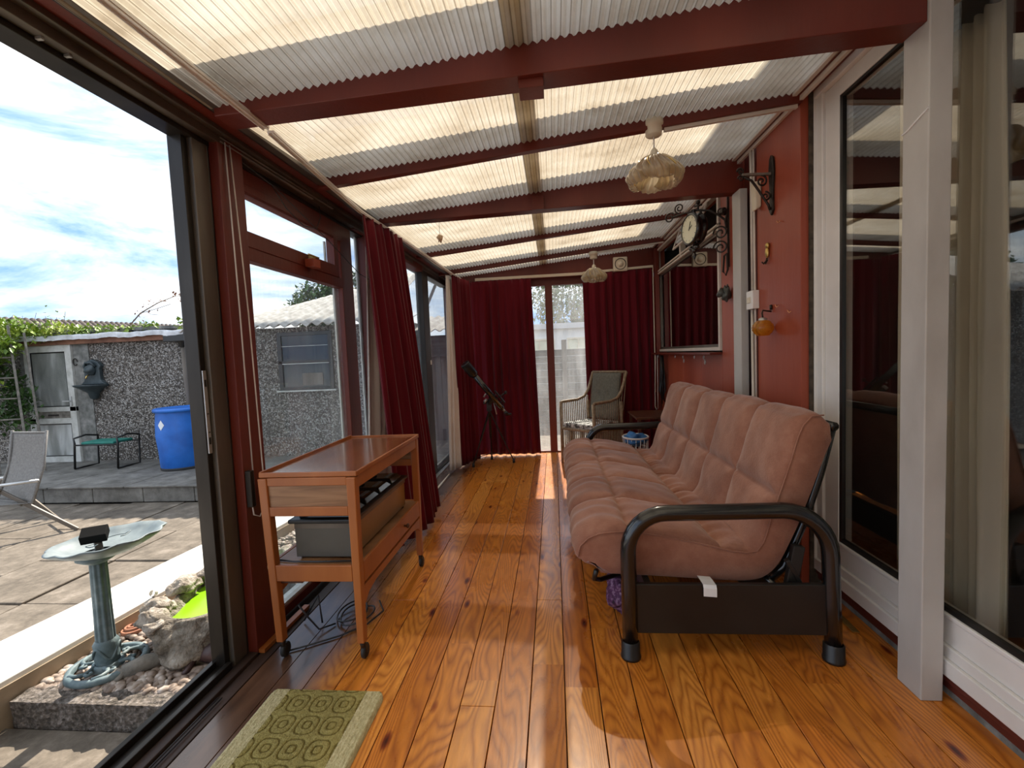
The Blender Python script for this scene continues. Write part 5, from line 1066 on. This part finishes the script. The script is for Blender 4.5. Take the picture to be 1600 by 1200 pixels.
tag(MB().tube([(1.335, 3.20, 2.62), (1.335, 3.195, 1.7), (1.335, 3.185, .01)], .007, 8).build('cable_duct', 'white_trunk', smooth=True), 'thinner white cable running down along the red board', 'cable')
tag(MB().hexa([(1.305, 3.115, 2.20), (1.30, 3.11, 2.38), (1.305, 3.165, 2.20), (1.30, 3.17, 2.38), (1.342, 3.105, 2.22), (1.342, 3.10, 2.38), (1.342, 3.165, 2.22), (1.342, 3.17, 2.38)]).build('junction_box', 'cream_plastic', bevel=.010), 'cream cable box on the wall under the near iron bracket', 'junction box')
sw_ = thing('light_switch', 'white square light switch on the cables beside the red board', 'switch', (1.31, 3.2, 1.66))
MB().box(1.302, 1.345, 3.155, 3.255, 1.585, 1.705).build('switch_box', 'pvc', sw_, bevel=.004); MB().box(1.296, 1.302, 3.19, 3.235, 1.625, 1.665).build('rocker', 'cream_plastic', sw_, bevel=.003)
# ---- extractor fan
ef = thing('extractor_fan', 'cream square extractor fan above the right end curtain', 'fan', (.90, 6.12, 2.44))
MB().box(.805, .985, 6.08, 6.15, 2.365, 2.545).build('housing', 'cream_plastic', ef, bevel=.012)
Ty = Matrix.Rotation(R(90), 4, 'X')
MB().lathe([(.072, 0), (.072, .006), (.066, .008), (.060, -.008), (.0005, -.01)], (.895, 6.08, 2.455), 32, T=Ty).build('grille', 'bronze', ef, smooth=True)
MB().lathe([(.036, 0), (.034, .014), (.0005, .016)], (.895, 6.08, 2.455), 24, T=Ty).build('hub', 'cream_plastic', ef, smooth=True)
# ---- station clock
ck = thing('bracket_clock', 'black round clock hanging from scrolled ironwork beside the far window', 'clock', (1.35, 3.77, 2.2))
wx, wy = 1.350, 3.69
q = MB(); q.box(wx-.006, wx+.006, wy-.008, wy+.008, 1.95, 2.47); q.tube([(wx-.01, wy, 2.05), (wx-.02, wy+.03, 2.04), (wx-.03, wy+.03, 1.92), (wx-.02, wy, 1.89), (wx-.01, wy-.01, 1.93), (wx-.01, wy, 2.05)], .008, 6)
AX = Vector((-.80, .60, 0)).normalized()
for cz, r0 in ((2.215, .055), (2.105, .055)): q.tube(spiral(Vector((wx, wy, cz))+AX*.055-Vector((0, 0, 0)), r0, 1.6, 0, AX, Z, 30, .012), .006, 6)
q.tube([Vector((wx, wy, 2.36))+AX*.0, Vector((wx, wy, 2.30))+AX*.02, Vector((wx, wy, 2.24))+AX*.01], .009, 6); q.ball(Vector((wx, wy, 2.37))+AX*.035, .028, 12, 8, jit=.5); q.tube(spiral(Vector((wx, wy, 2.38))+AX*.05, .035, 1.3, 3, AX, Z, 20), .006, 6)
q.build('wall_bar', 'iron', ck, smooth=False)
q = MB(); a0 = Vector((wx, wy, 2.285)); q.tube([a0, a0+AX*.06+Z*.06, a0+AX*.13+Z*.115, a0+AX*.22+Z*.14, a0+AX*.34+Z*.14, a0+AX*.42+Z*.13], .008, 6)
q.tube(spiral(a0+AX*.45+Z*.13, .045, 1.5, 0, -AX, Z, 28, .01), .006, 6); q.tube(spiral(a0+AX*.37+Z*.19, .04, 1.5, -1.5, AX, Z, 28, .01), .006, 6)
q.tube([a0+AX*.22+Z*.14, a0+AX*.22+Z*.20], .007, 6); q.ball(a0+AX*.22+Z*.20, .018, 10, 8); q.tube([a0+AX*.19+Z*.175, a0+AX*.25+Z*.175], .007, 6); q.tube([a0+AX*.20+Z*.14, a0+AX*.20+Z*.08], .010, 8)
q.build('arm', 'iron', ck, smooth=True)
CC = Vector((1.145, 3.84, 2.283)); fn_ = Vector((-.965, -.26, 0)).normalized(); sx_ = Vector((fn_.y, -fn_.x, 0)); TC = Matrix((sx_, Z, fn_)).transposed().to_4x4()
if TC.determinant() < 0: TC = Matrix((-sx_, Z, fn_)).transposed().to_4x4()
MB().lathe([(.118, -.045), (.128, -.03), (.118, -.015), (.112, 0), (.118, .015), (.128, .03), (.118, .045), (.108, .048), (.105, .040)], CC, 48, T=TC).build('case', 'black_gloss', ck, smooth=True)
for s_ in (1, -1):
    fc = MB().lathe([(.0005, .041*s_), (.107, .041*s_)], CC, 40, T=TC).build('dial', 'face_cream', ck)
    q = MB()
    for k in range(12): a = k*math.pi/6; q.box(-.0022, .0022, .084, .098, .0415, .0425, T=Matrix.Translation(CC) @ TC @ Matrix.Scale(s_, 4, (0, 0, 1)) @ Matrix.Rotation(a, 4, 'Z'))
    for a, l_ in ((R(-20), .06), (R(-60), .045)): q.box(-.003, .003, -.01, l_, .043, .045, T=Matrix.Translation(CC) @ TC @ Matrix.Scale(s_, 4, (0, 0, 1)) @ Matrix.Rotation(a, 4, 'Z'))
    q.build('hands', 'black', fc)
q = MB()
for dx_, dz_, r_ in ((-.035, -.145, .022), (.035, -.145, .022), (0, -.165, .020), (0, -.135, .016)): q.ball(CC+sx_*dx_+Z*dz_, r_, 14, 10)
q.lathe([(.004, -.18), (.018, -.20), (.003, -.235)], CC, 12); q.build('finial', 'black_gloss', ck, smooth=True); q = MB(); q.lathe([(.01, .10), (.02, .12), (.012, .14), (.02, .15)], CC, 12); q.build('finial', 'black_gloss', ck, smooth=True)
# ---- shelf bracket on red board
sb2 = thing('shelf_bracket', 'dark cast iron shelf bracket high on the red board', 'bracket', (1.345, 2.95, 2.3))
q = MB(); pts = [(1.330, 2.935, 2.15), (1.330, 2.96, 2.12), (1.330, 2.985, 2.15), (1.330, 2.975, 2.24), (1.330, 2.99, 2.38), (1.330, 2.98, 2.455), (1.330, 2.96, 2.475), (1.330, 2.935, 2.455), (1.330, 2.925, 2.38), (1.330, 2.94, 2.24)]
q.ext([Vector(p)-Vector((.0, 0, 0)) for p in pts], (.014, 0, 0)); q.build('wall_plate', 'iron', sb2, bevel=.004)
q = MB(); D_ = Vector((-.99, -.10, 0)); o_ = Vector((1.336, 2.96, 2.365)); q.bar(o_, o_+D_*.18, .022, .014); q.build('arm', 'log_grey', sb2, bevel=.002)
q = MB(); q.tube([o_+D_*.17+Z*-.01, o_+D_*.12-Z*.035, o_+D_*.08-Z*.09, o_+D_*.02-Z*.18, o_+D_*.01-Z*.21], .008, 6)
q.tube(spiral(o_+D_*.06-Z*.04, .035, 1.4, 1.5, D_, Z, 24, .006), .006, 6); q.tube(spiral(o_+D_*.035-Z*.13, .028, 1.4, 1.5, D_, Z, 24, .006), .006, 6); q.tube(spiral(o_+D_*.185+Z*.02, .022, 1.3, 0, D_, Z, 20, .004), .006, 6); q.tube(spiral(o_+D_*.185-Z*.02, .018, 1.3, 0, D_, Z, 20, .004), .005, 6)
q.build('scrollwork', 'iron', sb2, smooth=True)
# ---- small things on the red board
oh = thing('owl_hook', 'little brass owl hook on the red board', 'hook', (1.345, 3.05, 1.9))
q = MB(); q.ball((1.335, 3.015, 1.955), (.012, .018, .020), 12, 8); q.ball((1.335, 3.02, 1.915), (.011, .018, .035), 12, 8); q.build('owl', 'brass', oh, smooth=True)
MB().tube([(1.338, 3.022, 1.89), (1.33, 3.022, 1.865), (1.315, 3.024, 1.848), (1.305, 3.024, 1.86)], .005, 6).tube([(1.338, 3.022, 1.87), (1.334, 3.04, 1.85), (1.334, 3.055, 1.855)], .004, 6).build('hook', 'iron', oh, smooth=True)
hl = thing('hanging_lantern', 'ribbed amber glass lantern hanging on the red board', 'lantern', (1.29, 3.10, 1.46))
MB().lathe([(.018, .05), (.030, .045)]+[(.030+.030*math.sin(math.pi*(i+.5)/12)+(.003 if i % 2 else -.001), .045-.09*(i/11)) for i in range(12)]+[(.028, -.047), (.0005, -.047)], (1.278, 2.955, 1.45), 30).build('glass_globe', 'amber_glass', hl, smooth=True)
MB().lathe([(.024, .046), (.024, .058), (.010, .064)], (1.278, 2.955, 1.45), 18).build('cap', 'alu', hl, smooth=True)
MB().tube([(1.278, 2.955, 1.515), (1.278, 2.965, 1.54), (1.292, 2.985, 1.56), (1.315, 2.985, 1.555), (1.34, 2.98, 1.55)], .005, 6).tube([(1.337, 2.98, 1.56), (1.337, 2.98, 1.59)], .008, 6).build('hook', 'iron', hl, smooth=True)
for (y, z, n_) in ((2.873, 2.06, 'rusty S hook high on the red board'), (2.755, 1.53, 'small hook with a white end right of the lantern'), (2.90, 1.575, 'small dark hook just above the lantern')):
    tag(MB().tube([(1.342, y+.02, z+.006), (1.33, y+.012, z+.01), (1.328, y, z), (1.328, y-.012, z-.008), (1.335, y-.02, z)], .0025, 5).build('cup_hook', 'copper', smooth=True), n_, 'hook')
# dog head ornament
q = MB(); q.ball((1.325, 3.675, 1.745), (.032, .04, .055), 16, 12, jit=.5, seed=1); q.tube([(1.31, 3.680, 1.77), (1.285, 3.705, 1.745), (1.275, 3.715, 1.735)], [.035, .024, .014], 10); q.tube([(1.32, 3.655, 1.79), (1.325, 3.645, 1.815)], [.012, .003], 6); q.tube([(1.32, 3.695, 1.79), (1.325, 3.700, 1.815)], [.012, .003], 6)
tag(q.build('animal_head_ornament', 'horse_bronze', smooth=True), 'small bronze animal head mounted left of the pale post', 'ornament')
# hooks under ledge
for k, y in enumerate((4.15, 4.42, 4.80, 5.10, 5.9)):
    q = MB(); z = 1.283; x = 1.30
    q.tube(spiral((x, y, z-.022), .020, 1.3, 1.57, (0, 1, 0), Z, 20, .005), .003, 5)
    if k in (0, 2): q.tube(spiral((x, y-.03, z-.065), .024, 1.3, 1.57, (0, 1, 0), Z, 20, .005), .003, 5); q.tube([(x, y-.01, z-.04), (x, y-.02, z-.05), (x, y-.028, z-.045)], .003, 5)
    tag(q.build('scroll_hook', 'alu', smooth=True), ['right-hand curly hook pair under the red ledge', 'single curl hook second from the right under the ledge', 'middle curly hook pair under the red ledge', 'curl hook second from the left under the ledge', 'leftmost curl hook under the red ledge'][k], 'hook', group='scroll hooks under the ledge')
q = MB(); g_ = random.Random(6)
for k in range(9):
    x, y = 1.30+g_.uniform(-.02, .02), 5.72+g_.uniform(-.05, .05); q.tube([(x, y, 1.27), (x+g_.uniform(-.02, .02), y+g_.uniform(-.04, .04), 1.05), (x+g_.uniform(-.02, .02), y+g_.uniform(-.05, .05), .85), (x+g_.uniform(-.02, .02), y+g_.uniform(-.03, .03), g_.uniform(.62, .78))], [.006, .012, .010, .005], 6)
tag(q.build('hanging_straps', 'black', smooth=True), 'bunch of dark leather straps hanging in the corner under the ledge', 'straps')
tag(MB().tube([(1.285, 5.98, 1.27), (1.275, 6.0, .9), (1.27, 6.0, .62), (1.28, 5.97, .585), (1.29, 5.93, .60), (1.295, 5.92, 1.27)], .005, 6).build('looped_lead', 'bead', smooth=True), 'looped pale cord hanging beside the dark straps', 'cord')
# ---- shell mobile, hooks under beams
sm = thing('shell_mobile', 'small dried shell hanging on a thread from the second big beam', 'ornament', (-.88, 3.72, 2.35))
c = Vector((-.885, 3.75, 0)); MB().tube([c+Z*2.50, c+Z*2.355], .0015, 4).build('thread', 'cable', sm)
MB().tube([c+Vector((.0, .0, 2.355)), c+Vector((.0, .0, 2.335)), c+Vector((.004, 0, 2.31)), c+Vector((.008, 0, 2.285))], [.006, .028, .018, .003], 8).tube([c+Vector((-.006, 0, 2.32)), c+Vector((-.012, 0, 2.29))], [.008, .002], 6).build('shell', 'shell', sm, smooth=True)
# ---- blind cord with beads, hanging wires
bd = thing('blind_cord', 'looped beaded blind cord with a dark weight hanging on the red post', 'cord', (-1.42, 2.0, 1.5))
q = MB(); q.tube([(-1.425, 2.0, 2.35), (-1.415, 1.998, 1.6), (-1.41, 1.995, .80)], .0035, 6); q.tube([(-1.425, 2.03, 2.35), (-1.41, 2.05, 1.6), (-1.395, 2.045, .85), (-1.39, 2.025, .68), (-1.40, 2.005, .645), (-1.415, 1.985, .66), (-1.415, 1.98, .71)], .0035, 6); q.build('bead_chain', 'bead', bd, smooth=True)
MB().box(-1.432, -1.402, 1.965, 1.992, .70, .87).build('weight', 'bronze', bd, bevel=.004)
tag(MB().tube([(-1.44, 2.02, 2.33), (-1.42, 2.35, 2.28), (-1.40, 2.9, 2.12), (-1.39, 3.3, 1.99), (-1.33, 3.6, 1.93)], .0028, 5).build('hanging_wire', 'cable', smooth=True), 'long thin wire sagging across the fanlight to the red curtain', 'wire')
tag(MB().tube([(-1.44, 2.35, 2.30), (-1.42, 2.45, 2.20), (-1.41, 2.60, 2.145), (-1.41, 2.75, 2.17), (-1.42, 2.83, 2.26), (-1.44, 2.86, 2.34)], .0028, 5).build('hanging_wire', 'cable', smooth=True), 'short wire drooping in a loop before the fanlight', 'wire')
cpr = MB().tube([(-1.455, y, 2.352) for y in (-1.2, .5, 1.2, 1.9)], .011, 10); tag(cpr.build('copper_pipe', 'copper', smooth=True), 'copper coloured rail along the head of the open sliding door', 'rail')
for y, n_ in ((1.28, 'nearer'), (1.36, 'farther')): tag(MB().box(-1.475, -1.455, y, y+.01, 2.33, 2.352).build('rail_clip', 'alu'), n_+' of two small metal clips below the copper rail', 'clip')
